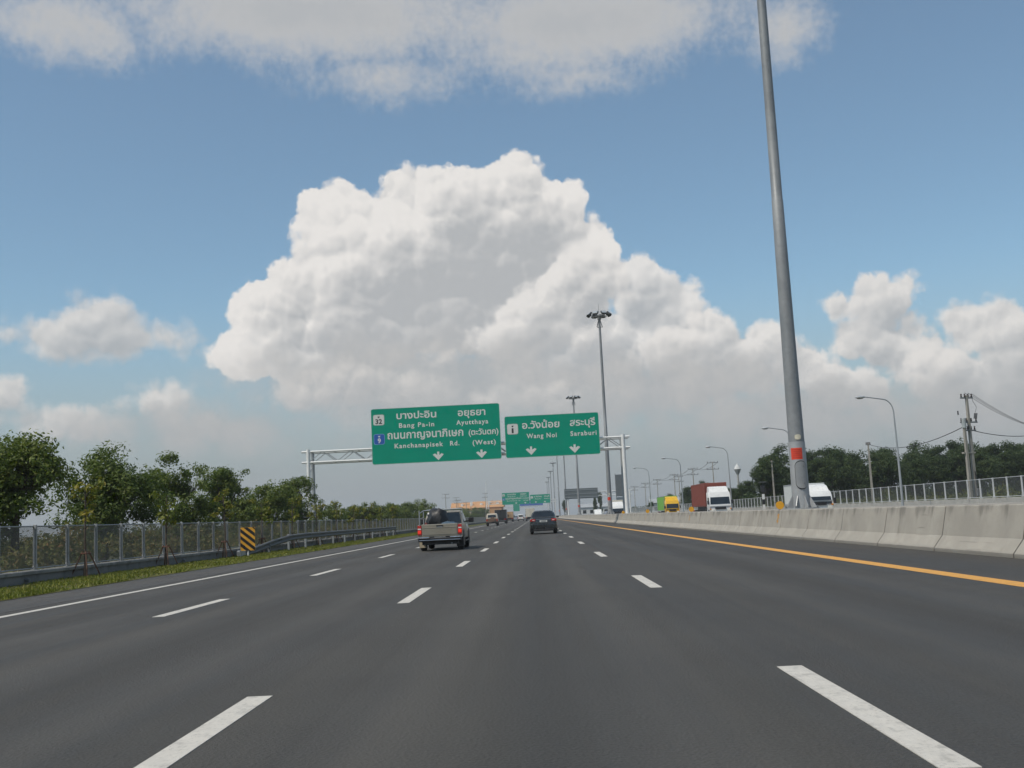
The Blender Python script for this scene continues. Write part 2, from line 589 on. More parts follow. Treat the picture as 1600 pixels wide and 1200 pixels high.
def thing(name, label, cat, loc=(0, 0, 0), rz=0.0, group=None):
    o = bpy.data.objects.new(name, None)
    o.empty_display_size = 0.3
    COL.objects.link(o)
    o.location = loc
    o.rotation_euler = (0, 0, rz)
    return tag(o, label, cat, group)


def copy_tree(o, loc=None, rz=None, label=None, group=None, parent=None, scale=None):
    c = o.copy()
    COL.objects.link(c)
    c.parent = parent
    if loc is not None:
        c.location = loc
    if rz is not None:
        c.rotation_euler = (0, 0, rz)
    if scale is not None:
        c.scale = scale if isinstance(scale, (tuple, list)) else (scale,) * 3
    tag(c, label, None, group)
    for ch in o.children:
        copy_tree(ch, parent=c)
    return c


def rrect(x0, x1, z0, z1, r, n=4):
    """Outline of a rectangle with rounded corners."""
    pts = []
    for cx, cz, a0 in ((x1 - r, z1 - r, 0), (x0 + r, z1 - r, 90), (x0 + r, z0 + r, 180), (x1 - r, z0 + r, 270)):
        for k in range(n + 1):
            a = rad(a0 + 90 * k / n)
            pts.append((cx + r * math.cos(a), cz + r * math.sin(a)))
    return pts


def ellipse_ring(cx, cy, z, rx, ry, n):
    return [(cx + rx * math.cos(2 * math.pi * k / n), cy + ry * math.sin(2 * math.pi * k / n), z) for k in range(n)]


galv = mat('galvanised_steel', (0.36, 0.38, 0.39), 0.5, 0.35, 0.12)
galv_d = mat('weathered_galvanised_steel', (0.17, 0.18, 0.185), 0.6, 0.2, 0.15)
white_m = mat('white_painted_steel', (0.72, 0.72, 0.70), 0.5, 0.0, 0.08)
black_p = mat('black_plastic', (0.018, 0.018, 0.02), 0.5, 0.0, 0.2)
rubber = mat('tyre_rubber', (0.022, 0.022, 0.022), 0.85, 0.0, 0.25)
chrome = mat('chrome', (0.72, 0.73, 0.74), 0.18, 1.0, 0.05)
glass_d = mat('dark_car_glass', (0.012, 0.016, 0.018), 0.04, 0.0, 0.2, spec=0.8)
red_l = mat('red_lamp_lens', (0.42, 0.02, 0.016), 0.15, 0.0, 0.15, coat=0.8)
brake_l = mat('lit_brake_lamp', (0.6, 0.03, 0.02), 0.2, 0.0, 0.1, emit=(1.0, 0.05, 0.02, 0.35))
amber = mat('amber_lens', (0.7, 0.25, 0.03), 0.2, 0.0, 0.1)
conc = concrete('barrier_concrete', (0.36, 0.335, 0.29), 0.75, 0.95)
conc_w = concrete('weathered_wall_concrete', (0.20, 0.20, 0.195), 0.7, 0.36)
conc_l = concrete('pale_concrete', (0.42, 0.41, 0.38), 0.5, 1.0)
bark = mat('tree_bark', (0.075, 0.058, 0.045), 0.9, 0.0, 0.35, 6.0, 0.6)


# ------------------------------------------------------------------ the setting
XL_EDGE, XL2, XL1, XR1, XR_EDGE = -8.27, -5.35, -1.97, 1.75, 6.1
FAR = 1500.0

g = B().box(-1600, 1600, -260, 5200, -1.0, -0.14)
tag(g.build('ground', groundmat('dry_grass_ground', ((0.075, 0.085, 0.035), (0.11, 0.10, 0.05), (0.05, 0.062, 0.025)))), kind='structure')

road = B().box(-10.5, 8.9, -40, FAR, -0.3, 0.0).build('road', asphalt('asphalt', (0.053, 0.050, 0.0445), (-6.8, -3.66, -0.11, 3.9)))
tag(road, kind='structure')
road_b = B().box(10.5, 27.6, -40, FAR, -0.3, -0.004).build('opposite_road', asphalt('asphalt_opposite', (0.075, 0.074, 0.070)))
tag(road_b, kind='structure')

white_line = paint('white_line_paint', (0.60, 0.57, 0.51), 0.4)
yellow_line = paint('yellow_line_paint', (0.72, 0.36, 0.07), 0.3)
B().box(XL_EDGE - 0.085, XL_EDGE + 0.085, -20, FAR, -0.01, 0.004).build('edge_line', white_line, road)
B().box(XR_EDGE - 0.15, XR_EDGE + 0.15, -20, FAR, -0.01, 0.004).build('yellow_line', yellow_line, road)
B().box(XL_EDGE - 0.085 - 2.15, XL_EDGE - 0.45, -40, FAR, -0.01, 0.003).build('shoulder', asphalt('shoulder_asphalt', (0.066, 0.063, 0.058)), road)

dash_me = None
def dash(x, y0, ln=3.35):
    global dash_me
    if dash_me is None:
        o = B().box(-0.088, 0.088, 0, 1, -0.01, 0.0045).build('lane_dash', white_line, road)
        dash_me = o.data
    else:
        o = link('lane_dash', dash_me, None, road)
    o.location = (x, y0, 0)
    o.scale = (1, ln, 1)
for x, first, period in ((XL1, [(4.2, 3.45), (15.77, 3.32), (27.08, 3.36), (38.77, 3.6)], 11.7),
                         (XR1, [(4.8, 3.15), (16.55, 3.34), (29.12, 3.7), (42.6, 3.4)], 12.4),
                         (XL2, [(4.6, 3.3), (15.3, 3.27), (25.88, 3.26), (37.0, 3.3)], 11.4)):
    for y0, ln in first:
        dash(x, y0, ln)
    y = first[-1][0] + period
    while y < 420:
        dash(x, y, 3.4)
        y += period

# grass verge and the land behind the fences
verge = B().add([(-13.1, -30, 0.05), (-10.9, -30, 0.035), (-10.42, -30, 0.012), (-13.1, FAR, 0.05), (-10.9, FAR, 0.035), (-10.42, FAR, 0.012)],
                [(0, 1, 4, 3), (1, 2, 5, 4)]).build('verge', groundmat('verge_soil', ((0.08, 0.095, 0.024), (0.11, 0.10, 0.036), (0.06, 0.075, 0.018)), 0.8, 6.0))
tag(verge, kind='structure')


def blades(name, spots, hmin, hmax, w, material, seed, label=None):
    rnd = random.Random(seed)
    vs, fs = [], []
    for x, y, z in spots:
        h = rnd.uniform(hmin, hmax)
        a = rnd.uniform(0, math.tau)
        lx, ly = rnd.gauss(0, 0.35) * h, rnd.gauss(0, 0.35) * h
        dx, dy = math.cos(a) * w, math.sin(a) * w
        i = len(vs)
        vs += [(x - dx, y - dy, z), (x + dx, y + dy, z), (x + lx, y + ly, z + h)]
        fs.append((i, i + 1, i + 2))
    me = bpy.data.meshes.new(name)
    me.from_pydata(vs, [], fs)
    o = link(name, me, material)
    return tag(o, label, kind='stuff')


rnd = random.Random(4)
spots = []
for i in range(70000):
    y = 14 + (rnd.random() ** 1.7) * 150
    # the mown edge against the asphalt is ragged
    edge = -10.45 + 0.16 * mnoise.noise(Vector((y * 0.9, 3, 0))) + 0.10 * mnoise.noise(Vector((y * 3.1, 8, 0)))
    x = rnd.uniform(-13.05, edge)
    if mnoise.noise(Vector((x * 0.9, y * 0.45, 1))) < -0.22 and rnd.random() < 0.85:
        continue                                  # bare patches of soil
    spots.append((x, y, 0.02))
grass_m = leafmat('verge_grass', [(0.10, 0.12, 0.022), (0.155, 0.18, 0.034), (0.20, 0.205, 0.044), (0.24, 0.20, 0.075)], 0.7, 0.25)
blades('verge_grass', spots, 0.03, 0.105, 0.028, grass_m, 11, 'short mown grass along the left road edge')

# ---- median barrier: precast lengths side by side
XB = 8.5
prof = [(XB, 0.0), (XB, 0.075), (XB + 0.20, 0.33), (XB + 0.335, 0.935), (XB + 0.355, 0.955), (XB + 2.045, 0.955), (XB + 2.065, 0.935), (XB + 2.2, 0.33), (XB + 2.4, 0.075), (XB + 2.4, 0.0)]
barrier = thing('median_barrier', 'long pale concrete barrier between the two roads, built of joined lengths', 'barrier', (0, 0, 0))
def inset(p, d):
    cx = XB + 1.2
    return [(x + (d if x < cx else -d), max(0.0, z - (d if z > 0.5 else 0.0))) for x, z in p]
def barrier_mesh(ln):
    b = B()
    c = 0.016
    rings = []
    for y, pr in ((0.026, inset(prof, c)), (0.026 + c * 0.5, prof), (ln - 0.026 - c * 0.5, prof), (ln - 0.026, inset(prof, c))):
        rings.append([(x, y, z) for x, z in pr])
    b.loft(rings)
    return b
SEG = 3.9
seg0 = barrier_mesh(SEG).build('barrier_segment', conc, barrier)
y = 19.8 - SEG * 5
seg0.location = (0, y, 0)
joint = B().loft([[(x, yy, z) for x, z in inset(prof, 0.010)] for yy in (-0.024, 0.024)]).build('joint_seal', mat('joint_bitumen', (0.035, 0.033, 0.03), 0.9), barrier)
joint.location = (0, y, 0)
while y < 330:
    y += SEG
    o = link('barrier_segment', seg0.data, None, barrier)
    o.location = (0, y, 0)
    o = link('joint_seal', joint.data, None, barrier)
    o.location = (0, y, 0)
barrier_mesh(FAR - y - SEG).build('barrier_run', conc, barrier, loc=(0, y + SEG, 0))

# yellow disc markers on the barrier and the old yellow paint marks under them
yel_p = mat('yellow_reflector', (0.70, 0.34, 0.02), 0.45, 0.0, 0.15)
for i, (y, name) in enumerate(((40.3, 'nearest'), (63.2, 'second'), (88.0, 'third'), (112.5, 'fourth'))):
    t = thing('disc_marker', 'round yellow disc marker on the median barrier, %s from the camera' % name, 'marker', (8.98, y, 0.957), group='yellow disc markers on the barrier')
    b = B().tube([(0, -0.012, 0.17), (0, 0.012, 0.17)], 0.15, 20)
    b.build('disc', yel_p, t)
    B().box(-0.03, 0.03, 0.013, 0.03, 0.0, 0.20).build('stem', galv, t)
    B().box(-0.09, 0.09, -0.01, 0.07, -0.002, 0.012).build('foot', galv, t)
    # flaking painted mark on the barrier face, drawn as a loose figure
    px = lambda z: XB + 0.20 + (z - 0.33) / 0.605 * 0.135 - 0.004
    pts = [(-0.10, 0.80), (0.06, 0.83), (0.12, 0.74), (0.02, 0.66), (0.13, 0.58), (0.03, 0.47), (-0.07, 0.55), (0.0, 0.62), (-0.10, 0.68), (-0.02, 0.74)]
    m_ = B()
    m_.add([(px(z), y - 0.5 + u * 1.6, z) for u, z in pts] + [(px(z) + 0.003, y - 0.5 + u * 1.6, z) for u, z in pts],
           [tuple(range(10)), tuple(range(19, 9, -1))] + [(j, j + 10, (j + 1) % 10 + 10, (j + 1) % 10) for j in range(10)])
    m_.build('paint_mark', paint('old_yellow_paint_%d' % i, (0.55, 0.28, 0.05), 0.9), barrier)


# ---- left fence on its concrete plinth
mesh_l = meshmat('wire_mesh', (0.15, 0.14, 0.12), 0.62)
XF = -13.35
pl = thing('fence_plinth', 'low dark weathered concrete plinth under the left mesh fence', 'wall', (0, 0, 0))
B().box(XF - 0.16, XF + 0.30, -10, 420, -0.3, 0.27).build('plinth_wall', conc_w, pl)
B().box(XF - 0.2, XF + 0.36, -10, 420, 0.275, 0.36, 0.012).build('plinth_cap', conc_l if False else concrete('cap_concrete', (0.27, 0.265, 0.25), 0.6, 0.36), pl)
B().box(XF + 0.302, XF + 0.36, 25.2, 25.5, 0.06, 0.26, 0.01).build('drain_spout', galv_d, pl)
for k in range(9):
    yy = 27.6 + k * 12.3
    B().tube([(XF + 0.30, yy, 0.16), (XF + 0.42, yy, 0.15)], 0.05, 10).build('drain_pipe', galv_d, pl)


def make_fence(name, label, x, y0, y1, z0, z1, step, post_m, mesh_m, round_post=False, flip=1):
    f = thing(name, label, 'fence', (x, 0, 0))
    p0 = B().box(-0.045, 0.045, -0.035, 0.035, z0, z1 + 0.03, 0.006)
    p0.box(-0.085, 0.085, -0.085, 0.085, z0 - 0.004, z0 + 0.02)
    p0.box(0.046 * flip - 0.012, 0.046 * flip + 0.012, -0.05, 0.05, z0 + 0.05, z0 + 0.16)
    post = p0.build('post', post_m, f)
    # one framed panel: a bent tube frame and the mesh in it
    r = 0.09
    a, bb, c, d = 0.055, step - 0.055, z0 + 0.05, z1 - 0.01
    path = [(0, yy, zz) for yy, zz in rrect(a, bb, c, d, r, 3)]
    fr = B().tube(path + [path[0]], 0.021, 6, cap=False).build('panel_frame', post_m, f, smooth=True)
    ms = B().add([(0, a, c), (0, bb, c), (0, bb, d), (0, a, d)], [(0, 1, 2, 3)]).build('mesh_panel', mesh_m, f)
    n = int((y1 - y0) / step)
    for ob in (post, fr, ms):
        ob.location = (0, y0, 0)
    for i in range(1, n + 1):
        for ob in (post, fr, ms):
            if ob is not post and i == n:
                continue
            c_ = link(ob.name.split('.')[0], ob.data, None, f)
            c_.location = (0, y0 + i * step, 0)
    return f


make_fence('mesh_fence', 'long grey wire mesh fence along the left verge, trees behind it', XF, 12.78, 330, 0.36, 1.52, 2.0, mat('fence_galvanised', (0.29, 0.295, 0.29), 0.5, 0.15, 0.15), mesh_l)

# ---- right fence on the far parapet
parapet = B().box(28.0, 28.75, -40, FAR, -0.3, 0.93, 0.02).build('parapet', conc_l)
tag(parapet, 'low pale concrete parapet carrying the right-hand mesh fence', 'wall')
make_fence('mesh_fence', 'pale wire mesh fence on the parapet beyond the opposite road', 28.4, 50.0, 330, 0.95, 2.15, 2.0, mat('pale_galvanised_tube', (0.55, 0.56, 0.56), 0.45, 0.2, 0.1), meshmat('wire_mesh_pale', (0.16, 0.165, 0.17), 0.30), flip=-1)

# ---- guard rail in front of the gantry foot
gr = thing('guard_rail', 'grey steel guard rail with a bent-down near end on the left verge', 'guard rail', (0, 0, 0))
wprof = [(0.0, -0.155), (0.045, -0.13), (0.07, -0.09), (0.055, -0.05), (0.01, -0.02), (0.01, 0.02), (0.055, 0.05), (0.07, 0.09), (0.045, 0.13), (0.0, 0.155), (-0.012, 0.15), (0.03, 0.125), (0.052, 0.09), (0.04, 0.055), (-0.01, 0.024), (-0.01, -0.024), (0.04, -0.055), (0.052, -0.09), (0.03, -0.125), (-0.012, -0.15)]
path = [(-12.72, 46.6, 0.15), (-12.62, 48.5, 0.24), (-12.48, 51.0, 0.46), (-12.4, 54.5, 0.66), (-12.4, 58.0, 0.70), (-12.4, 96.0, 0.70)]
B().loft([[(px_ + a_, py_, pz_ + b_) for a_, b_ in wprof] for px_, py_, pz_ in path]).build('rail', mat('rail_galvanised', (0.12, 0.122, 0.12), 0.65, 0.05, 0.25), gr)
B().box(-12.80, -12.58, 46.2, 46.9, 0.02, 0.30, 0.05).build('end_shoe', galv, gr)
for i in range(12):
    yy = 50.6 + i * 4.0
    top = 0.46 if i == 0 else 0.84
    b = B().box(-12.53, -12.44, yy - 0.05, yy + 0.05, -0.05, top).box(-12.44, -12.415, yy - 0.04, yy + 0.04, top - 0.26, top - 0.04)
    b.build('post', galv_d if i % 3 == 0 else galv, gr)

# ---- striped hazard board
hz = thing('hazard_board', 'yellow and black striped hazard board at the guard rail end', 'sign', (-12.25, 46.0, 0.02))
B().prism(rrect(-0.31, 0.31, 0.26, 1.24, 0.05), 'y', 0.0, 0.03).build('board', mat('hazard_yellow', (0.66, 0.33, 0.03), 0.5), hz)
blk = mat('hazard_black', (0.012, 0.012, 0.012), 0.5)
def clip_poly(poly, nx, nz, d):
    out = []
    for i in range(len(poly)):
        p, q_ = poly[i], poly[(i + 1) % len(poly)]
        sp, sq = nx * p[0] + nz * p[1] - d, nx * q_[0] + nz * q_[1] - d
        if sp <= 0:
            out.append(p)
        if (sp < 0) != (sq < 0) and sp != sq:
            t_ = sp / (sp - sq)
            out.append((p[0] + t_ * (q_[0] - p[0]), p[1] + t_ * (q_[1] - p[1])))
    return out
outline = rrect(-0.305, 0.305, 0.265, 1.235, 0.05)
for k in range(6):                                  # bands falling to the right
    c0 = 0.20 + k * 0.296
    pol = clip_poly(outline, 0.82, 1.0, c0 + 0.155)
    pol = clip_poly(pol, -0.82, -1.0, -c0) if len(pol) > 2 else pol
    if len(pol) > 2:
        B().prism(pol, 'y', -0.004, 0.001).build('black_stripe', blk, hz)
B().tube([(0, 0.05, -0.05), (0, 0.05, 1.15)], 0.035, 10).build('post', white_m, hz)



# ------------------------------------------------------------------ high masts on the median
XM = 9.7
def cyl_patch(r, a0, a1, z0, z1, t=0.004, n=10, round_r=None):
    """A thin sheet wrapped round a vertical pole of radius r (angle 0 looks to -Y, positive to +X)."""
    lo, hi = [], []
    for i in range(n + 1):
        a = a0 + (a1 - a0) * (0.5 - 0.5 * math.cos(math.pi * i / n) if round_r else i / n)
        cut = 0.0
        if round_r:
            e = min((a - a0) * r, (a1 - a) * r)
            if e < round_r:
                cut = round_r - math.sqrt(max(0.0, round_r ** 2 - (round_r - e) ** 2))
        lo.append((a, z0 + cut))
        hi.append((a, z1 - cut))
    vs, fs = [], []
    for rr in (r + t, r - 0.02):
        for row in (lo, hi):
            vs += [(rr * math.sin(a), -rr * math.cos(a), z) for a, z in row]
    m = n + 1
    for i in range(n):
        fs += [(i, i + 1, m + i + 1, m + i), (2 * m + i, 3 * m + i, 3 * m + i + 1, 2 * m + i + 1), (i, 2 * m + i, 2 * m + i + 1, i + 1), (m + i, m + i + 1, 3 * m + i + 1, 3 * m + i)]
    fs += [(0, m, 3 * m, 2 * m), (n, 2 * m + n, 3 * m + n, m + n)]
    return B().add(vs, fs)


mast_m = mat('mast_galvanised', (0.25, 0.26, 0.265), 0.55, 0.25, 0.16, 0.8)
mast_lo = mat('mast_silver_paint', (0.36, 0.37, 0.375), 0.5, 0.25, 0.12, 1.2)
lampbody = mat('floodlight_housing', (0.07, 0.075, 0.08), 0.5, 0.3, 0.2)
lampglass = mat('floodlight_glass', (0.35, 0.38, 0.40), 0.15, 0.0, 0.15)
sticker = mat('red_sticker', (0.62, 0.06, 0.025), 0.5, 0.0, 0.12)
sticker_w = mat('sticker_print', (0.75, 0.35, 0.28), 0.5)
MH = 26.3
def radius(z):
    return 0.308 - 0.0081 * z if z < 11.61 else 0.203 - 0.0042 * (z - 11.6)


def make_mast(label, y, detail):
    t = thing('high_mast', label, 'light mast', (XM, y, 0.957), group='high masts along the median')
    zs = [0.0, 3.0, 6.0, 9.0, 11.6, 11.62, 15.0, 19.0, 22.9, 22.92, MH]
    rs = [radius(z) for z in zs]
    n = 24 if detail else 12
    pole = B().tube([(0, 0, z) for z in zs[1:]], rs[1:], n).build('pole', mast_m, t, smooth=True)
    B().tube([(0, 0, 0.0), (0, 0, 2.45)], [radius(0) + 0.012, radius(2.45) + 0.012], n).build('lower_section', mast_lo, t, smooth=True)
    B().tube([(0, 0, 2.44), (0, 0, 3.02)], [radius(2.4), radius(3.0)], n).build('collar', mast_m, t, smooth=True)
    B().tube([(0, 0, 0.0), (0, 0, 0.04)], 0.62, n).build('flange', mast_lo, t)
    for k in range(8):
        a = k * math.pi / 4 + 0.2
        ca, sa = math.cos(a), math.sin(a)
        r0, r1 = radius(0) - 0.01, 0.56
        px_, py_ = -sa * 0.012, ca * 0.012
        pts = [(r0, 0.04), (r1, 0.04), (r1, 0.08), (r0 + 0.04, 0.48), (r0, 0.48)]
        vs = [(ca * r + px_, sa * r + py_, z) for r, z in pts] + [(ca * r - px_, sa * r - py_, z) for r, z in pts]
        B().add(vs, [(0, 1, 2, 3, 4), (9, 8, 7, 6, 5)] + [(i, i + 5, (i + 1) % 5 + 5, (i + 1) % 5) for i in range(5)]).build('gusset', mast_lo, t)
        if detail:
            B().tube([(ca * 0.5 + py_ * 8, sa * 0.5 - px_ * 8, 0.04), (ca * 0.5 + py_ * 8, sa * 0.5 - px_ * 8, 0.12)], 0.028, 6).build('bolt', galv_d, t)
    r2 = radius(1.3) + 0.012
    door = cyl_patch(r2, -0.58, 0.66, 0.74, 1.72, 0.055, round_r=0.185).build('access_door', mat('access_door_grey', (0.26, 0.27, 0.275), 0.5, 0.2, 0.1), t)
    cyl_patch(r2, -0.66, 0.74, 0.705, 1.755, 0.022, round_r=0.215).build('door_outline', black_p, door)  # slightly larger dark patch added behind the door to draw its outline
    for zz in (0.92, 1.54):
        aa = 0.22
        B().tube([((r2 + 0.05) * math.sin(aa), -(r2 + 0.05) * math.cos(aa), zz), ((r2 + 0.075) * math.sin(aa), -(r2 + 0.075) * math.cos(aa), zz)], 0.018, 8).build('lock', galv_d, door)
    st = cyl_patch(radius(2.1) + 0.013, -1.05, 0.36, 1.80, 2.22, 0.004).build('warning_label', sticker, t)
    for q_ in range(5):
        zz = 1.86 + q_ * 0.072
        cyl_patch(radius(2.1) + 0.013, -0.88 + 0.05 * (q_ % 2), 0.24 - 0.09 * (q_ % 3), zz, zz + 0.022, 0.007).build('printed_line', mat('label_print', (0.45, 0.03, 0.015), 0.5), st)
    cyl_patch(radius(2.7) + 0.013, -0.42, 0.36, 2.52, 2.71, 0.008, round_r=0.09).build('number_badge', mat('badge_cream', (0.62, 0.58, 0.45), 0.5), t)
    # head frame, floodlights all round, winch cage below
    hd = B()
    hd.tube([(0.62 * math.cos(a * math.pi / 8), 0.62 * math.sin(a * math.pi / 8), MH - 0.1) for a in range(17)], 0.06, 8)
    hd.tube([(0, 0, MH - 0.5), (0, 0, MH + 0.15)], 0.24, 12)
    for k in range(8):
        a = k * math.pi / 4 + 0.39
        hd.tube([(0.1 * math.cos(a), 0.1 * math.sin(a), MH - 0.1), (1.15 * math.cos(a), 1.15 * math.sin(a), MH - 0.05)], 0.045, 6)
    hd.build('head_frame', galv_d, t)
    cg = B()
    for k in range(4):
        a = k * math.pi / 2 + 0.6
        ca, sa = math.cos(a), math.sin(a)
        cg.tube([(0.14 * ca, 0.14 * sa, MH - 0.5), (0.5 * ca, 0.5 * sa, MH - 1.5), (0.14 * ca, 0.14 * sa, MH - 1.55)], 0.035, 6)
    cg.build('winch_cage', galv_d, t)
    B().tube([(0, 0, MH), (0, 0, MH + 1.7)], 0.02, 6).build('lightning_rod', galv_d, t)
    fl = B()
    fl.box(-0.36, 0.36, -0.13, 0.13, -0.30, 0.30, 0.05)
    f0 = fl.build('floodlight', lampbody, t)
    gl = B().box(-0.30, 0.30, -0.137, -0.12, -0.24, 0.24).build('lens', lampglass, f0)
    for k in range(8):
        a = k * math.pi / 4 + 0.39
        if k == 0:
            o = f0
        else:
            o = link('floodlight', f0.data, None, t)
            link('lens', gl.data, None, o)
        o.location = (1.42 * math.cos(a), 1.42 * math.sin(a), MH + 0.22)
        o.rotation_euler = (rad(-48), 0, a + math.pi / 2)
    return t


ords = ['second', 'third', 'fourth', 'fifth', 'sixth', 'seventh', 'eighth', 'ninth', 'tenth', 'eleventh']
m0 = make_mast('thick grey light mast nearest the camera, red label above its access door', 40.0, True)
m1 = make_mast('tall grey high mast with a ring of floodlights, second along the median', 142.5, False)
for i in range(1, 8):
    copy_tree(m1, loc=(XM - 0.0, 142.5 + 101.5 * i, 0.957), label='tall grey high mast with a ring of floodlights, %s along the median' % ords[i])


# ------------------------------------------------------------------ sign gantry
sign_green = mat('sign_green', (0.0, 0.275, 0.175), 0.75, 0.0, 0.05, 0.5, spec=0.15)
sign_white = mat('sign_white', (0.66, 0.66, 0.62), 0.5, 0.0, 0.06)
sign_black = mat('sign_black', (0.02, 0.02, 0.02), 0.5)
sign_blue = mat('sign_blue', (0.01, 0.09, 0.38), 0.5, 0.0, 0.06)
sign_edge = mat('sign_edge_green', (0.02, 0.13, 0.085), 0.5)


def text_mesh(s, bold=0.0):
    cu_ = bpy.data.curves.new('lettering', 'FONT')
    cu_.body = s
    cu_.size = 1.0
    cu_.offset = bold
    cu_.space_character = 1.22 if s.isascii() and len(s) > 2 else 1.0
    cu_.resolution_u = 3
    o = bpy.data.objects.new('lettering', cu_)
    COL.objects.link(o)
    dg = bpy.context.evaluated_depsgraph_get()
    me = bpy.data.meshes.new_from_object(o.evaluated_get(dg))
    bpy.data.objects.remove(o)
    bpy.data.curves.remove(cu_)
    return me


def lettering(s, x0, x1, zb, h, parent, material, ly=-0.012, bold=0.02, hspan=None, name='lettering'):
    """Flat letters between x0 and x1 on baseline zb; h is the height of a plain letter (no marks)."""
    me = text_mesh(s, bold)
    if not me.vertices:
        return
    xs = [v.co.x for v in me.vertices]
    mx0, mx1 = min(xs), max(xs)
    sx = (x1 - x0) / (mx1 - mx0)
    sz = h / (0.55 if hspan is None else hspan)
    for v in me.vertices:
        v.co = ((v.co.x - mx0) * sx + x0, ly, v.co.y * sz + zb)
    me.materials.clear()
    o = link(name, me, material, parent)
    return o


def shield(parent, x0, x1, z0, z1, num, face, ink, edge):
    B().prism(rrect(x0, x1, z0, z1, 0.2), 'y', -0.006, 0.001).build('route_shield', edge, parent)
    w = 0.045
    B().prism(rrect(x0 + w, x1 - w, z0 + w, z1 - w, 0.17), 'y', -0.010, -0.005).build('route_shield_face', face, parent)
    cx = (x0 + x1) / 2
    B().prism([(cx - 0.13, z1 - 0.2), (cx + 0.13, z1 - 0.2), (cx + 0.05, z1 - 0.36), (cx - 0.05, z1 - 0.36)], 'y', -0.014, -0.009).build('crest', ink, parent)
    hw = 0.17 if len(num) == 1 else 0.36
    if num == '1':
        hw = 0.10
    lettering(num, cx - hw, cx + hw, z0 + 0.16, 0.50, parent, ink, -0.014, 0.03, 0.71, 'route_number')


def arrow(parent, cx, zc):
    pts = [(-0.11, 0.45), (0.11, 0.45), (0.11, 0.10), (0.36, 0.27), (0.58, 0.15), (0.0, -0.45), (-0.58, 0.15), (-0.36, 0.27), (-0.11, 0.10)]
    B().prism([(cx + x, zc + z) for x, z in pts], 'y', -0.010, 0.001).build('down_arrow', sign_white, parent)


def sign_panel(parent, x0, x1, z0, z1):
    p = B().prism(rrect(x0, x1, z0, z1, 0.22), 'y', 0.0, 0.10).build('sign_panel', sign_green, parent)
    o, i_ = rrect(x0, x1, z0, z1, 0.22), rrect(x0 + 0.045, x1 - 0.045, z0 + 0.045, z1 - 0.045, 0.19)
    n = len(o)
    B().add([(x, -0.006, z) for x, z in o] + [(x, -0.006, z) for x, z in i_], [(k, (k + 1) % n, (k + 1) % n + n, k + n) for k in range(n)]).build('sign_border', mat('sign_border_pale', (0.25, 0.42, 0.34), 0.5), p)
    return p


def gantry_frame(t, xl, xr, zr0, zr1, zbl, zbr, dy=2.2, blank=None):
    def leg(x, zb):
        b = B()
        b.tube([(x, 0.35, zb), (x, 0.35, zr1 + 0.25)], 0.20, 12)
        b.build('leg', white_m, t, smooth=True)
        B().tube([(x, 0.35 + dy + 0.4, zb), (x, 0.35 + dy, zr1 + 0.25)], 0.20, 12).build('leg', galv, t, smooth=True)
        b = B()
        for zz in (1.4, 3.2, 5.0, 6.8):
            b.tube([(x, 0.35, zb + zz), (x, 0.35 + dy + 0.2, zb + zz + 0.9)], 0.06, 6)
        b.build('leg_brace', galv, t)
        B().box(x - 0.55, x + 0.55, -0.2, dy + 1.4, zb - 0.5, zb + 0.35 if zb < 0.5 else zb + 0.06, 0.04).build('footing', conc_l, t)
    leg(xl, zbl)
    leg(xr, zbr)
    for yy in (0.35, 0.35 + dy):
        for zz in (zr0, zr1):
            B().tube([(xl - 0.7, yy, zz), (xr + 0.7, yy, zz)], 0.115, 10).build('chord', white_m, t, smooth=True)
        n = max(4, int((xr - xl) / 1.5))
        b = B()
        for k in range(n):
            a0, a1 = xl + (xr - xl) * k / n, xl + (xr - xl) * (k + 1) / n
            z_ = (zr0, zr1) if k % 2 == 0 else (zr1, zr0)
            b.tube([(a0, yy, z_[0]), (a1, yy, z_[1])], 0.045, 6)
        b.build('lattice', galv, t)
    b = B()
    n = max(4, int((xr - xl) / 2.5))
    for k in range(n + 1):
        a0 = xl + (xr - xl) * k / n
        for zz in (zr0, zr1):
            b.tube([(a0, 0.35, zz), (a0, 0.35 + dy, zz)], 0.05, 6)
    b.build('cross_bar', galv, t)


ga_ = thing('sign_gantry', 'white lattice gantry over the road carrying two large green signs', 'gantry', (0, 114.0, 0))
gantry_frame(ga_, -23.85, 9.55, 7.92, 9.05, -0.1, 0.96)
SL = sign_panel(ga_, -17.0, -3.33, 7.33, 13.24)
W_ = sign_white
lettering('บางปะอิน', -14.29, -10.05, 12.06, 0.56, SL, W_)
lettering('Bang Pa-in', -14.05, -10.31, 11.12, 0.48, SL, W_, hspan=0.70, bold=0.024)
lettering('อยุธยา', -7.76, -4.84, 12.06, 0.56, SL, W_)
lettering('Ayutthaya', -7.97, -4.58, 11.14, 0.48, SL, W_, hspan=0.70, bold=0.024)
lettering('ถนนกาญจนาภิเษก', -15.31, -7.27, 9.97, 0.62, SL, W_)
lettering('(ตะวันตก)', -6.7, -3.55, 9.99, 0.46, SL, W_)
lettering('Kanchanapisek', -14.59, -9.45, 8.97, 0.48, SL, W_, hspan=0.70, bold=0.024)
lettering('Rd.', -8.71, -7.72, 8.98, 0.48, SL, W_, hspan=0.70, bold=0.024)
lettering('(West)', -6.33, -3.88, 8.94, 0.48, SL, W_, hspan=0.70, bold=0.024)
shield(SL, -16.78, -15.59, 11.48, 12.62, '32', sign_white, sign_black, mat('shield_rim_grey', (0.45, 0.47, 0.44), 0.5))
shield(SL, -16.77, -15.61, 9.44, 10.56, '9', sign_blue, sign_white, mat('shield_rim_blue', (0.20, 0.34, 0.62), 0.5))
arrow(SL, -10.0, 7.95)
arrow(SL, -5.43, 7.95)
SR = sign_panel(ga_, -2.87, 7.09, 7.34, 11.76)
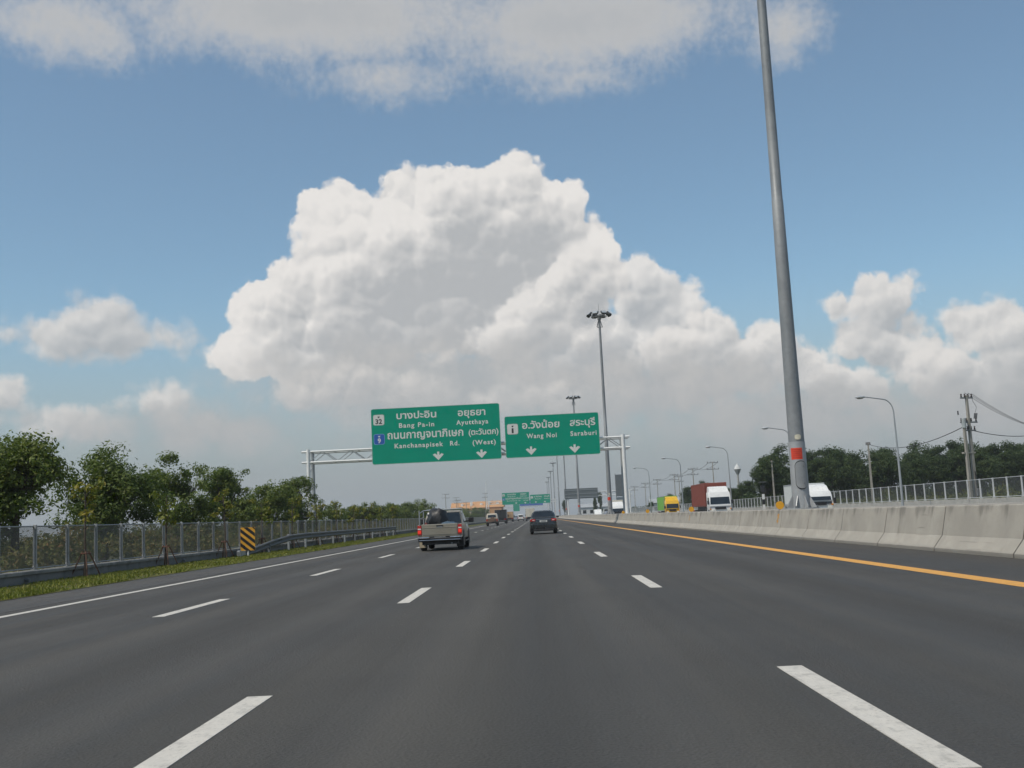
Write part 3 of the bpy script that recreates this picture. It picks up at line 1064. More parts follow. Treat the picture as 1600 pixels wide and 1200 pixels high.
shield(SR, -2.63, -1.46, 9.82, 10.95, '1', sign_white, sign_black, MATS['shield_rim_grey'])
lettering('อ.วังน้อย', -1.02, 2.92, 10.38, 0.56, SR, W_)
lettering('สระบุรี', 4.02, 6.71, 10.44, 0.56, SR, W_)
lettering('Wang Noi', -0.6, 2.58, 9.34, 0.48, SR, W_, hspan=0.70, bold=0.024)
lettering('Saraburi', 4.03, 6.79, 9.38, 0.48, SR, W_, hspan=0.70, bold=0.024)
arrow(SR, -0.19, 8.02)
arrow(SR, 4.4, 8.02)
for pnl, xs_ in ((SL, (-15.5, -12.0, -8.0, -4.8)), (SR, (-2.0, 2.0, 6.2))):
    for xx in xs_:
        B().box(xx - 0.07, xx + 0.07, 0.10, 0.26, 7.5, 11.5 if pnl is SR else 13.0).build('sign_post', galv, ga_)
# second gantry far ahead with the same signs
copy_tree(ga_, loc=(0.3, 545.0, 0.2), label='far sign gantry with two small green signs above the distant traffic')

# gantry of the opposite road, seen from behind
gb = thing('sign_gantry', 'grey sign panel seen from behind, over the opposite road', 'gantry', (0, 325.0, 0))
back_m = mat('sign_back_aluminium', (0.16, 0.18, 0.185), 0.5, 0.4, 0.1)
B().prism(rrect(8.7, 18.7, 5.75, 8.8, 0.15), 'y', 0.0, 0.08).build('sign_panel', back_m, gb)
for zz in (6.2, 7.2, 8.3):
    B().box(8.8, 18.6, -0.12, -0.001, zz - 0.06, zz + 0.06).build('sign_rib', galv, gb)
gantry_frame(gb, 7.6 + 2.1, 28.2, 6.4, 7.6, 0.96, 0.92, 1.2)

# blue and green signs on a farther gantry
gc = thing('sign_gantry', 'blue and green signs on the farthest gantry, low over the traffic', 'gantry', (0, 820.0, 0))
B().prism(rrect(-12.0, 5.5, 9.4, 13.2, 0.2), 'y', 0.0, 0.1).build('sign_panel', sign_blue, gc)
B().prism(rrect(-17.0, -12.2, 5.6, 13.0, 0.2), 'y', 0.0, 0.1).build('sign_panel', sign_green, gc)
gantry_frame(gc, -24.0, 9.6, 8.0, 9.1, -0.1, 0.96)


# ------------------------------------------------------------------ street lamps beyond the opposite road
lamp_head = mat('lamp_head_grey', (0.55, 0.57, 0.58), 0.3, 0.3, 0.1)
def make_lamp(label, x, y, reach):
    t = thing('street_lamp', label, 'street lamp', (x, y, -0.004), group='curved arm street lamps beyond the median')
    H = 7.2
    pts = [(0, 0, 0.0), (0, 0, 2.4), (-0.02, 0, 5.0), (-0.05, 0, H)]
    B().tube(pts, [0.10, 0.085, 0.065, 0.05], 10).build('post', galv, t, smooth=True)
    arm = [(-0.05, 0, H - 0.02)]
    for k in range(1, 8):
        a = rad(12 * k)
        arm.append((-0.05 - 0.75 * (1 - math.cos(a)), 0, H + 0.95 * math.sin(a)))
    arm.append((-reach, 0, H + 1.17))
    B().tube(arm, [0.05] + [0.042] * 7 + [0.035], 8).build('arm', galv, t, smooth=True)
    hd = B().loft([ellipse_ring(0, 0, z, a, b_, 12) for z, a, b_ in ((-0.10, 0.16, 0.09), (-0.05, 0.34, 0.17), (0.02, 0.36, 0.18), (0.08, 0.28, 0.13), (0.11, 0.1, 0.05))])
    h_ = hd.build('lamp_head', lamp_head, t, smooth=True, loc=(-reach - 0.3, 0, H + 1.16))
    B().loft([ellipse_ring(0, 0, z, a, b_, 12) for z, a, b_ in ((-0.13, 0.14, 0.07), (-0.095, 0.24, 0.12))]).build('lens', mat('lamp_lens', (0.8, 0.8, 0.78), 0.1), h_)
    B().box(-0.17, 0.17, -0.17, 0.17, 0.0, 0.03).build('base_plate', galv_d, t)
    return t
l0 = make_lamp('curved arm street lamp at the right, nearest and largest of the row', 25.4, 76.0, 2.0)
for (x, y, lab) in ((24.2, 102.0, 'street lamp half hidden behind the thick grey mast'), (23.1, 129.0, 'curved arm street lamp just right of the white container truck cab'),
                    (20.5, 152.0, 'curved arm street lamp just right of the green and yellow truck'), (19.1, 181.0, 'curved arm street lamp left of the green and yellow truck')):
    copy_tree(l0, loc=(x, y, -0.004), label=lab)


# ------------------------------------------------------------------ trees
def leaf_mesh(name, clumps, per, size, seed, flat=0.75, droop=0.0):
    """Many leaf-sized quads gathered in clumps (centre, radius)."""
    r = random.Random(seed)
    vs, fs = [], []
    for (c, cr_) in clumps:
        k = int(per * (0.6 + 0.8 * r.random()))
        for _ in range(k):
            # leaves sit towards the outside of a clump
            d = Vector((r.gauss(0, 1), r.gauss(0, 1), r.gauss(0, 1))).normalized()
            rr = cr_ * (r.random() ** 0.45)
            p = c + Vector((d.x * rr, d.y * rr, d.z * rr * flat))
            nrm = (d + Vector((r.gauss(0, 0.6), r.gauss(0, 0.6), r.gauss(0.5, 0.6)))).normalized()
            a = nrm.orthogonal().normalized()
            a.rotate(Matrix.Rotation(r.uniform(0, math.tau), 3, nrm))
            b = nrm.cross(a)
            s = size * r.uniform(0.6, 1.35)
            w = s * r.uniform(0.38, 0.6)
            i = len(vs)
            vs += [p - a * s, p - b * w + nrm * s * 0.15, p + a * s, p + b * w + nrm * s * 0.15]
            fs.append((i, i + 1, i + 2, i + 3))
    me = bpy.data.meshes.new(name)
    me.from_pydata([v[:] for v in vs], [], fs)
    return me


def grow(seed, H, z0, rx, ry, n_cl, cl_r, gap=0.25, top_bias=0.0):
    """Clump centres of an uneven crown between z0 and H, plus limbs to reach them."""
    r = random.Random(seed)
    cl = []
    lobes = []
    for k in range(r.randint(5, 8)):
        a = r.uniform(0, math.tau)
        d = r.uniform(0.25, 0.62)
        zz = r.uniform(0.2, 0.78) + top_bias
        lobes.append((Vector((math.cos(a) * rx * d, math.sin(a) * ry * d, z0 + (H - z0) * min(0.8, zz))), r.uniform(0.38, 0.58)))
    lobes.append((Vector((r.uniform(-0.2, 0.2) * rx, 0, z0 + (H - z0) * 0.72)), 0.5))
    tries = 0
    while len(cl) < n_cl and tries < 8000:
        tries += 1
        c, f = r.choice(lobes)
        d = Vector((r.gauss(0, 1), r.gauss(0, 1), r.gauss(0.15, 1))).normalized()
        rr = r.uniform(0.55, 1.0)
        p = c + Vector((d.x * rx * f * rr, d.y * ry * f * rr, d.z * (H - z0) * f * 0.62 * rr))
        if p.z > H - cl_r * 0.4 or p.z < z0:
            continue
        if mnoise.noise(p * (1.1 / max(0.5, cl_r)) * 0.35 + Vector((seed * 3.1, 0, 0))) < -gap:
            continue
        cl.append((p, cl_r * r.uniform(0.6, 1.25)))
    return cl, lobes


def make_tree(name, label, cat, group, loc, seed, H, z0, rx, ry, n_cl, cl_r, per, size, leaf_m, trunk_r=0.16, lean=0.0, gap=0.25, forks=2):
    r = random.Random(seed * 7 + 1)
    t = thing(name, label, cat, loc, 0.0, group)
    cl, lobes = grow(seed, H, z0, rx, ry, n_cl, cl_r, gap)
    tr = B()
    zt = z0 + (H - z0) * 0.35
    base = [Vector((0, 0, -0.1)), Vector((lean * 0.3 + r.uniform(-0.05, 0.05), r.uniform(-0.05, 0.05), zt * 0.45)), Vector((lean, r.uniform(-0.1, 0.1), zt))]
    tr.tube(base, [trunk_r * 1.25, trunk_r * 0.95, trunk_r * 0.72], 8)
    for c, f in lobes:
        s = base[1].lerp(base[2], r.uniform(0.2, 1.0))
        mid = s.lerp(c, 0.5) + Vector((r.uniform(-0.2, 0.2), r.uniform(-0.2, 0.2), -0.12 * (H - z0) * r.random()))
        tr.tube([s, mid, c], [trunk_r * 0.55, trunk_r * 0.38, trunk_r * 0.16], 6)
        near = sorted(cl, key=lambda q_: (q_[0] - c).length)[:7]
        for p, _ in near:
            tr.tube([mid.lerp(c, r.uniform(0.3, 0.95)), p], [trunk_r * 0.17, trunk_r * 0.05], 4)
    tr.build('trunk', bark, t, smooth=True)
    link('crown', leaf_mesh('crown', cl, per, size, seed), leaf_m, t)
    return t


lm_a = leafmat('rain_tree_leaves', [(0.040, 0.066, 0.016), (0.080, 0.120, 0.026), (0.135, 0.172, 0.036), (0.21, 0.22, 0.044)])
lm_b = leafmat('sapling_leaves', [(0.08, 0.12, 0.018), (0.14, 0.17, 0.024), (0.22, 0.20, 0.03), (0.28, 0.20, 0.03)])
lm_f = leafmat('wood_leaves', [(0.020, 0.038, 0.013), (0.034, 0.060, 0.018), (0.055, 0.085, 0.024), (0.085, 0.11, 0.032)], 0.6, 0.25)
lm_s = leafmat('scrub_leaves', [(0.07, 0.095, 0.022), (0.12, 0.145, 0.035), (0.21, 0.175, 0.06), (0.30, 0.13, 0.06)], 0.7, 0.2)

GT = 'roadside trees behind the left fence'
make_tree('shade_tree', 'large dark leafy tree cut by the left edge of the picture', 'tree', GT, (-19.8, 41.0, -0.1), 11, 5.25, 0.6, 2.7, 2.8, 190, 0.66, 120, 0.082, lm_a, 0.17)
make_tree('shade_tree', 'broad dark tree with a thick trunk, second from the left edge', 'tree', GT, (-19.6, 49.2, -0.1), 8, 5.35, 0.9, 2.7, 2.5, 175, 0.64, 120, 0.082, lm_a, 0.17)
make_tree('shade_tree', 'forked open-crowned tree, third from the left edge', 'tree', GT, (-19.5, 58.4, -0.1), 15, 5.6, 1.3, 2.2, 2.1, 110, 0.56, 110, 0.082, lm_a, 0.12, 0.2, 0.14)
make_tree('shade_tree', 'thin open-crowned tree with sky gaps, fourth from the left edge', 'tree', GT, (-19.5, 68.3, -0.1), 21, 5.3, 1.5, 2.3, 2.0, 95, 0.54, 100, 0.082, lm_a, 0.12, -0.2, 0.08)
make_tree('shade_tree', 'dense dark tree just left of the gantry leg', 'tree', GT, (-20.3, 83.0, -0.1), 27, 5.0, 0.8, 2.3, 2.2, 115, 0.56, 100, 0.092, lm_a, 0.15)
make_tree('shade_tree', 'dense dark tree right behind the gantry leg', 'tree', GT, (-19.3, 89.5, -0.1), 33, 5.5, 0.9, 2.3, 2.4, 120, 0.56, 100, 0.092, lm_a, 0.15)
make_tree('shade_tree', 'low dark tree between the fourth tree and the gantry leg', 'tree', GT, (-22.3, 80.0, -0.1), 37, 3.8, 0.4, 2.2, 2.2, 85, 0.55, 100, 0.092, lm_a, 0.13)
# the row goes on beyond the gantry, lower
far_l = [make_tree('shade_tree', None, 'tree', GT, (0, 0, 0), s, 4.3, 0.5, 2.3, 2.4, 70, 0.62, 80, 0.115, lm_a, 0.13) for s in (41, 47, 52)]
far_spots = [(-23.0, 124, 0.92), (-22.5, 133, 0.86), (-22.0, 141, 0.95), (-23.0, 150, 0.85), (-21.5, 158, 0.95), (-22.5, 168, 0.88), (-22.0, 178, 1.0), (-22.6, 188, 1.1), (-21.0, 201, 1.22), (-22.0, 214, 1.12), (-23.0, 232, 0.9), (-22.0, 252, 0.85), (-22.5, 275, 0.8), (-22.0, 300, 0.8), (-22.0, 330, 0.85), (-22.0, 365, 0.8), (-22.0, 405, 0.8), (-23.0, 450, 0.8)]
rnd = random.Random(9)
for i, (x, y, s) in enumerate(far_spots):
    lab = 'low dark green tree in the far row behind the left fence'
    if i < 3:
        o = far_l[i]
        o.location = (x, y, -0.1)
        o.scale = (s, s, s)
        o.rotation_euler = (0, 0, rnd.uniform(0, 6))
        tag(o, lab, None, 'far tree row behind the left fence')
    else:
        copy_tree(far_l[i % 3], loc=(x, y, -0.1), rz=rnd.uniform(0, 6), scale=s * rnd.uniform(0.95, 1.05), label=lab, group='far tree row behind the left fence')

for i, (x, y, s) in enumerate(((-41.0, 500, 1.55), (-36.5, 520, 1.7), (-32.0, 505, 1.5), (-28.0, 525, 1.65), (-24.5, 515, 1.45), (-45.5, 515, 1.6))):
    copy_tree(far_l[i % 3], loc=(x, y, -0.1), rz=i * 1.3, scale=s, label='dark green tree in front of the orange-roofed building', group='far tree row behind the left fence')

# staked saplings on the verge
wood = mat('stake_wood', (0.10, 0.055, 0.035), 0.85, 0.0, 0.3, 8.0, 0.4)
def make_sapling(label, loc, seed, H, stakes=True):
    r = random.Random(seed)
    t = thing('sapling', label, 'sapling', loc, 0, 'staked saplings along the left verge')
    tb = B().tube([(0, 0, -0.05), (r.uniform(-0.05, 0.05), 0, H * 0.4), (r.uniform(-0.1, 0.1), r.uniform(-0.1, 0.1), H * 0.96)], [0.035, 0.028, 0.012], 7)
    cl = []
    for k in range(12):
        z = H * r.uniform(0.55, 1.0)
        a = r.uniform(0, 6.28)
        d = r.uniform(0.1, 0.48)
        p = Vector((math.cos(a) * d, math.sin(a) * d, z))
        cl.append((p, r.uniform(0.14, 0.25)))
        tb.tube([(0, 0, z - 0.25), p], [0.012, 0.006], 4)
    tb.build('trunk', bark, t)
    link('crown', leaf_mesh('crown', cl, 22, 0.075, seed), lm_b, t)
    if stakes:
        for k in range(4):
            a = k * math.pi / 2 + 0.5
            B().tube([(math.cos(a) * 0.42, math.sin(a) * 0.42, -0.03), (math.cos(a) * 0.08, math.sin(a) * 0.08, 0.74)], 0.022, 6).build('stake', wood, t)
        b = B()
        for k in range(4):
            a, a2 = k * math.pi / 2 + 0.5, (k + 1) * math.pi / 2 + 0.5
            b.tube([(math.cos(a) * 0.13, math.sin(a) * 0.13, 0.68), (math.cos(a2) * 0.13, math.sin(a2) * 0.13, 0.68)], 0.02, 5)
        b.build('tie_frame', mat('tie_wood_red', (0.12, 0.055, 0.038), 0.85, 0.0, 0.3), t)
    return t
nm = ['first', 'second', 'third', 'fourth', 'fifth', 'sixth', 'seventh', 'eighth', 'ninth', 'tenth', 'eleventh']
sy = [30.6, 37.3, 44.3, 51.2, 57.6, 64.0, 70.5, 77.0, 84.0, 91.0, 98.0]
for i, y in enumerate(sy):
    make_sapling('thin yellow-green sapling with wooden stakes, %s from the left on the verge' % nm[i], (-12.75 if i < 3 else -12.95, y, 0.03), 60 + i, 2.75 if i % 2 == 0 else 2.5)

# scrub behind the left fence
rnd = random.Random(77)
cl = []
for i in range(1700):
    y = 22 + 170 * rnd.random() ** 1.2
    x = rnd.uniform(-23.5, -15.0)
    h = 0.55 + 1.25 * max(0.0, 0.5 + mnoise.noise(Vector((x * 0.3, y * 0.22, 2))))
    cl.append((Vector((x, y, -0.1 + h * rnd.uniform(0.3, 1.0))), rnd.uniform(0.26, 0.5)))
for i in range(1900):                      # lower scrub running back over the open land
    y = 24 + 230 * rnd.random()
    x = -23.0 - 60 * rnd.random() ** 1.5
    h = 1.0 + 1.0 * max(0.0, 0.5 + mnoise.noise(Vector((x * 0.1, y * 0.08, 5))))
    cl.append((Vector((x, y, -0.1 + h * rnd.uniform(0.3, 1.0))), rnd.uniform(0.4, 0.75)))
tag(link('undergrowth', leaf_mesh('undergrowth', cl, 34, 0.09, 5), lm_s), 'tangled green and rust-brown scrub behind the left fence', kind='stuff')

# the dark wood at the right
FG = 'dark trees of the wood behind the right fence'
wt_ = [make_tree('wood_tree', None, 'tree', FG, (0, 0, 0), s, 9.6, 1.2, 3.3, 3.3, 120, 1.0, 90, 0.155, lm_f, 0.16) for s in (101, 109, 117, 125)]
rnd = random.Random(31)
spots = []
# the edge of the wood runs back from the fence, the trees behind stand higher
for i in range(14):
    x = 33.5 + i * 4.6 + rnd.uniform(-0.8, 0.8)
    spots.append((x, 156 + (x - 33) * 0.42 + rnd.uniform(-2, 2), rnd.uniform(0.80, 0.95)))
for i in range(13):
    x = 36 + i * 5.2 + rnd.uniform(-1, 1)
    spots.append((x, 166 + (x - 33) * 0.42 + rnd.uniform(-2, 2), rnd.uniform(0.96, 1.08)))
for i in range(10):
    x = 40 + i * 7.0 + rnd.uniform(-1.5, 1.5)
    spots.append((x, 178 + (x - 33) * 0.42 + rnd.uniform(-2, 2), rnd.uniform(1.06, 1.2)))
spots += [(32.6, 172, 0.5), (33.2, 184, 0.45), (34.5, 200, 0.45), (35.5, 216, 0.42), (39.0, 210, 0.52), (37.0, 190, 0.62)]
for i, (x, y, s) in enumerate(spots):
    lab = 'dark leafy tree in the dense wood behind the right-hand fence'
    if i < 4:
        o = wt_[i]
        o.location, o.scale, o.rotation_euler = (x, y, -0.1), (s, s, s), (0, 0, rnd.uniform(0, 6))
        o['label'] = lab
    else:
        copy_tree(wt_[i % 4], loc=(x, y, -0.1), rz=rnd.uniform(0, 6.28), scale=(s * rnd.uniform(0.9, 1.1), s * rnd.uniform(0.9, 1.1), s * rnd.uniform(0.94, 1.05)), label=lab)
cl = []
for i in range(420):
    x = rnd.uniform(31, 100)
    y = 160 + (x - 33) * 0.42 + rnd.uniform(-4, 14)
    cl.append((Vector((x, y, rnd.uniform(0.0, 2.6))), rnd.uniform(0.7, 1.2)))
tag(link('wood_understory', leaf_mesh('wood_understory', cl, 34, 0.24, 16), lm_f), 'dark bushes filling the foot of the wood', kind='stuff')
# lighter scrub at the foot of the wood
cl = []
for i in range(1000):
    y = rnd.uniform(60, 165)
    x = 30.5 + rnd.uniform(0, 1) ** 1.3 * (14 + (y - 60) * 0.35)
    h = 0.5 + 1.4 * max(0.0, 0.45 + mnoise.noise(Vector((x * 0.2, y * 0.15, 7))))
    cl.append((Vector((x, y, -0.1 + h * rnd.uniform(0.2, 1.0))), rnd.uniform(0.35, 0.7)))
lm_t = leafmat('tall_grass_leaves', [(0.035, 0.055, 0.014), (0.065, 0.09, 0.02), (0.10, 0.11, 0.03), (0.12, 0.11, 0.04)], 0.7, 0.25)
tag(link('tall_scrub', leaf_mesh('tall_scrub', cl, 30, 0.16, 6), lm_t), 'pale green scrub between the right fence and the dark wood', kind='stuff')

# single dark trees far off at the right and beyond the traffic
FT = 'dark far-off trees beyond the opposite road'
for (x, y, s, lab) in ((32.4, 264, 0.55, 'dark round tree behind the green and yellow truck'), (36.2, 258, 0.70, 'dark broad tree between the green truck and the red container'),
                       (39.5, 252, 0.80, 'tall dark tree just left of the red container'), (33.5, 318, 0.42, 'small dark tree left of the green and yellow truck'),
                       (47.0, 262, 0.6, 'dark tree rising behind the red container truck')):
    copy_tree(wt_[int(x) % 4], loc=(x, y, -0.1), rz=x, scale=s, label=lab, group=FT)
for (x, y, s, lab) in ((21.5, 395, (0.28, 0.28, 0.92), 'slim dark cypress-like tree under the grey sign back, left one'), (23.6, 398, (0.3, 0.3, 0.95), 'slim dark cypress-like tree under the grey sign back, right one'),
                       (13.5, 520, (0.4, 0.4, 0.9), 'narrow dark tree beside the far masts'), (30.0, 420, (0.5, 0.5, 0.5), 'low dark tree right of the grey sign back'),
                       (35.0, 440, (0.6, 0.6, 0.5), 'low dark tree beside the tall billboard pylon'), (55, 470, (0.9, 0.9, 0.55), 'low wide tree far off beyond the parapet')):
    copy_tree(wt_[int(y) % 4], loc=(x, y, -0.1), rz=x, scale=s, label=lab, group=FT)
# far belts of trees that close the view on both sides
cl = []
for i in range(1500):
    side = rnd.choice((-1, 1))
    y = rnd.uniform(480, 1500)
    x = side * rnd.uniform(34, 260) - (20 if side < 0 else -30)
    h = 4.5 + 3.0 * mnoise.noise(Vector((x * 0.02, y * 0.012, 3)))
    cl.append((Vector((x, y, h * rnd.uniform(0.15, 1.0))), rnd.uniform(1.6, 3.0)))
tag(link('tree_belt', leaf_mesh('tree_belt', cl, 26, 0.75, 8), lm_f), 'far-off belt of dark trees closing the view', kind='stuff')


# ------------------------------------------------------------------ vehicles
def wheel(parent, x, y, r, w, rim_m=None, side=1, dual=False):
    """Tyre with a rim and hub; x is the outer face, side says which way it looks."""
    t = B()
    x0, x1 = (x - w, x) if side > 0 else (x, x + w)
    prof_ = [(x0, r * 0.62), (x0, r * 0.92), (x0 + w * 0.18, r), (x1 - w * 0.18, r), (x1, r * 0.92), (x1, r * 0.62)]
    n = 24
    vs, fs = [], []
    for k in range(n):
        a = 2 * math.pi * k / n
        for px_, pr in prof_:
            vs.append((px_, y + pr * math.cos(a), r + pr * math.sin(a)))
    m_ = len(prof_)
    for k in range(n):
        for j in range(m_ - 1):
            fs.append((k * m_ + j, k * m_ + j + 1, ((k + 1) % n) * m_ + j + 1, ((k + 1) % n) * m_ + j))
    t.add(vs, fs)
    ty = t.build('wheel', rubber, parent, smooth=True)
    xo = x - side * w * 0.2
    b = B().tube([(xo - side * w * 0.6, y, r), (xo, y, r)], r * 0.63, 18)
    b.tube([(xo, y, r), (xo + side * 0.03, y, r)], r * 0.2, 10)
    b.build('rim', rim_m or mat('alloy_rim', (0.34, 0.35, 0.36), 0.35, 0.7), ty)
    return ty


def shell(stations, n_side=None):
    """Rings across the vehicle: (y, half width low, half width high, z low, z belt, z top, crown)."""
    rings = []
    for (y, wl, wh, z0, z1, zt) in stations:
        r_ = []
        half = [(wl * 0.86, z0), (wl, z0 + 0.10), (max(wl, wh) + 0.012, (z0 + z1) / 2), (wh, z1), (wh * 0.97, z1 + (zt - z1) * 0.6), (wh * 0.86, zt - 0.01), (wh * 0.5, zt + 0.012)]
        r_ += [(x, y, z) for x, z in half]
        r_ += [(-x, y, z) for x, z in reversed(half)]
        rings.append(r_)
    return rings


def slab(pts, nrm, t):
    """Flat panel of thickness t: pts is its outer outline, pushed back along nrm."""
    n = len(pts)
    q_ = [tuple(Vector(p) - Vector(nrm) * t) for p in pts]
    return B().add(list(pts) + q_, [tuple(range(n)), tuple(range(2 * n - 1, n - 1, -1))] + [(i, i + n, (i + 1) % n + n, (i + 1) % n) for i in range(n)])


def arch(parent, x, y, r, side, w=0.2):
    pts = [(y + r * math.cos(a), 0.36 + r * math.sin(a)) for a in [math.pi * k / 10 for k in range(11)]] + [(y - r, 0.16), (y + r, 0.16)]
    x0, x1 = (x - w, x + 0.006) if side > 0 else (x - 0.006, x + w)
    B().prism(pts, 'x', x0, x1).build('wheel_arch', black_p, parent)


# ---- pickup truck with a loaded bed
beige = mat('beige_metallic_paint', (0.30, 0.268, 0.21), 0.35, 0.35, 0.06, 1.5, coat=0.5)
pk = thing('pickup_truck', 'beige pickup truck with lit brake lamps and a loaded rack bed', 'pickup truck', (-3.76, 42.2, 0.0))
# bed sides (open box) and cab
bed = B()
bed.box(-0.86, -0.79, 0.06, 1.95, 0.50, 1.02, 0.02).box(0.79, 0.86, 0.06, 1.95, 0.50, 1.02, 0.02).box(-0.80, 0.80, 0.05, 2.0, 0.50, 0.62)
bed.box(-0.80, 0.80, 1.92, 1.99, 0.55, 1.02)
bed.build('bed', beige, pk)
tg = B().box(-0.70, 0.70, 0.0, 0.07, 0.55, 1.03, 0.02).build('tailgate', beige, pk)
B().box(-0.66, 0.66, -0.014, 0.004, 0.62, 0.86, 0.006).build('tailgate_panel', beige, tg)
B().box(-0.67, 0.67, -0.022, 0.002, 0.875, 0.905, 0.008).build('tailgate_ridge', beige, tg)
B().box(-0.13, 0.13, -0.03, 0.004, 0.935, 0.985, 0.008).build('tailgate_handle', black_p, tg)
B().box(-0.12, 0.10, -0.026, -0.002, 0.905, 0.93).build('tailgate_badge', chrome, tg)
for s in (-1, 1):
    lm_ = B().box(min(s * 0.705, s * 0.862), max(s * 0.705, s * 0.862), -0.012, 0.09, 0.62, 0.99, 0.015).build('tail_lamp', red_l, pk)
    B().box(min(s * 0.72, s * 0.85), max(s * 0.72, s * 0.85), -0.022, 0.0, 0.68, 0.80, 0.012).build('brake_light', brake_l, lm_)
    B().box(min(s * 0.72, s * 0.85), max(s * 0.72, s * 0.85), -0.018, 0.0, 0.83, 0.88, 0.008).build('reversing_light', sign_white, lm_)
cab = B()
cab.loft(shell([(1.98, 0.80, 0.83, 0.38, 1.0, 1.03), (2.1, 0.84, 0.85, 0.36, 1.0, 1.04), (3.6, 0.85, 0.85, 0.34, 0.98, 1.03), (4.3, 0.85, 0.84, 0.34, 0.92, 1.0), (4.95, 0.82, 0.80, 0.36, 0.84, 0.93), (5.12, 0.74, 0.70, 0.40, 0.74, 0.84)]))
cab.build('cab_body', beige, pk, smooth=True)
def gh_ring(y0, y1, w, z, rr=0.06):
    return [(x, y, z) for x, y in rrect(-w, w, y0, y1, rr, 3)]
B().loft([gh_ring(2.0, 4.02, 0.80, 1.0), gh_ring(2.06, 3.75, 0.755, 1.2), gh_ring(2.16, 3.42, 0.68, 1.5), gh_ring(2.28, 3.30, 0.60, 1.545)]).build('cab_roof', beige, pk, smooth=True)
slab([(-0.72, 1.985, 1.03), (0.72, 1.985, 1.03), (0.63, 2.115, 1.47), (-0.63, 2.115, 1.47)], (0, -0.94, 0.33), 0.02).build('rear_window', glass_d, pk)
for s in (-1, 1):
    pts = [(s * 0.806, 2.25, 1.06), (s * 0.806, 3.80, 1.06), (s * 0.715, 3.38, 1.43), (s * 0.715, 2.34, 1.43)]
    slab(pts, (s * 0.97, 0, 0.24), 0.03).build('side_window', glass_d, pk)
    mm = B().box(min(s * 0.90, s * 1.12), max(s * 0.90, s * 1.12), 3.62, 3.78, 1.04, 1.24, 0.03).build('door_mirror', black_p, pk)
    B().box(min(s * 0.80, s * 0.92), max(s * 0.80, s * 0.92), 3.66, 3.72, 1.06, 1.12).build('mirror_arm', black_p, mm)
    for yy, nm_ in ((0.98, 'r'), (4.15, 'f')):
        wheel(pk, s * 0.85, yy, 0.355, 0.23, None, s)
        arch(pk, s * 0.868, yy, 0.42, s)
    B().box(min(s * 0.60, s * 0.86), max(s * 0.60, s * 0.86), 0.50, 0.52, 0.13, 0.44).build('mud_flap', mat('mud_flap_cream', (0.40, 0.34, 0.24), 0.7) if s < 0 else black_p, pk)
    B().box(min(s * 0.862, s * 0.885), max(s * 0.862, s * 0.885), 1.5, 3.6, 0.30, 0.36, 0.01).build('side_step', black_p, pk)
B().box(-0.84, 0.84, -0.13, 0.03, 0.36, 0.52, 0.03).build('bumper_core', black_p, pk)
bp = B().box(-0.80, 0.80, -0.165, -0.10, 0.405, 0.435, 0.012).box(-0.86, -0.40, -0.155, 0.02, 0.49, 0.545, 0.02).box(0.40, 0.86, -0.155, 0.02, 0.49, 0.545, 0.02)
bp.build('rear_bumper', chrome, pk)
B().box(-0.38, 0.38, -0.05, 0.05, 0.42, 0.56).build('bumper_step', black_p, pk)
B().box(-0.22, 0.22, -0.062, -0.048, 0.455, 0.545).build('number_plate', mat('plate_grey', (0.30, 0.30, 0.28), 0.5), pk)
B().box(-0.70, 0.70, 0.05, 4.7, 0.24, 0.48).build('chassis', black_p, pk)
B().tube([(-0.62, 0.98, 0.33), (0.62, 0.98, 0.33)], 0.07, 8).build('axle', black_p, pk)
B().tube([(0.45, -0.05, 0.28), (0.45, 1.0, 0.30)], 0.035, 8).build('exhaust', galv_d, pk)
# rack over the bed
rk = B()
for (x, y) in ((-0.80, 0.25), (-0.80, 1.85), (0.76, 2.02)):
    rk.tube([(x, y, 1.0), (x, y, 1.58)], 0.02, 8)
rk.tube([(-0.80, 0.25, 1.46), (-0.80, 1.85, 1.58), (0.76, 2.02, 1.60), (0.68, 3.0, 1.62), (-0.68, 3.0, 1.62), (-0.80, 1.85, 1.58)], 0.02, 8)
rk.tube([(-0.80, 0.25, 1.25), (-0.80, 1.85, 1.30)], 0.02, 8)
rk.build('bed_rack', galv, pk)
# the load
def lump(name, label, cat, c, r3, seed, material, amp=0.28, loc=(0, 0, 0)):
    bm = bmesh.new()
    bmesh.ops.create_icosphere(bm, subdivisions=3, radius=1.0)
    for v in bm.verts:
        k_ = 1.0 + amp * mnoise.noise(v.co * 1.7 + Vector((seed, 0, 0))) + 0.1 * mnoise.noise(v.co * 5 + Vector((seed, 3, 0)))
        v.co = Vector((v.co.x * r3[0] * k_, v.co.y * r3[1] * k_, max(-1.0, v.co.z * k_) * r3[2]))
    o = B().bm(bm).build(name, material, None, smooth=True)
    o.location = c
    return tag(o, label, cat)
lump('tarpaulin_bundle', 'black tarpaulin heap piled in the pickup bed', 'bundle', (-3.92, 43.3, 1.14), (0.44, 0.55, 0.54), 2, mat('black_tarpaulin', (0.015, 0.016, 0.018), 0.55, 0.0, 0.3))
lump('tool_bag', 'dark red bag at the left of the pickup bed', 'bag', (-4.32, 43.2, 0.87), (0.2, 0.3, 0.25), 5, mat('maroon_cloth', (0.12, 0.03, 0.025), 0.85, 0.0, 0.3))
lump('cloth_sack', 'blue grey sack lying in the pickup bed', 'sack', (-3.4, 42.75, 0.87), (0.42, 0.3, 0.25), 9, mat('blue_sack', (0.05, 0.085, 0.12), 0.8, 0.0, 0.3))
ch = thing('folded_stool', 'orange-brown folded stool standing in the pickup bed', 'stool', (-4.2, 43.75, 0.63))
st_m = mat('orange_brown_wood', (0.22, 0.08, 0.03), 0.6)
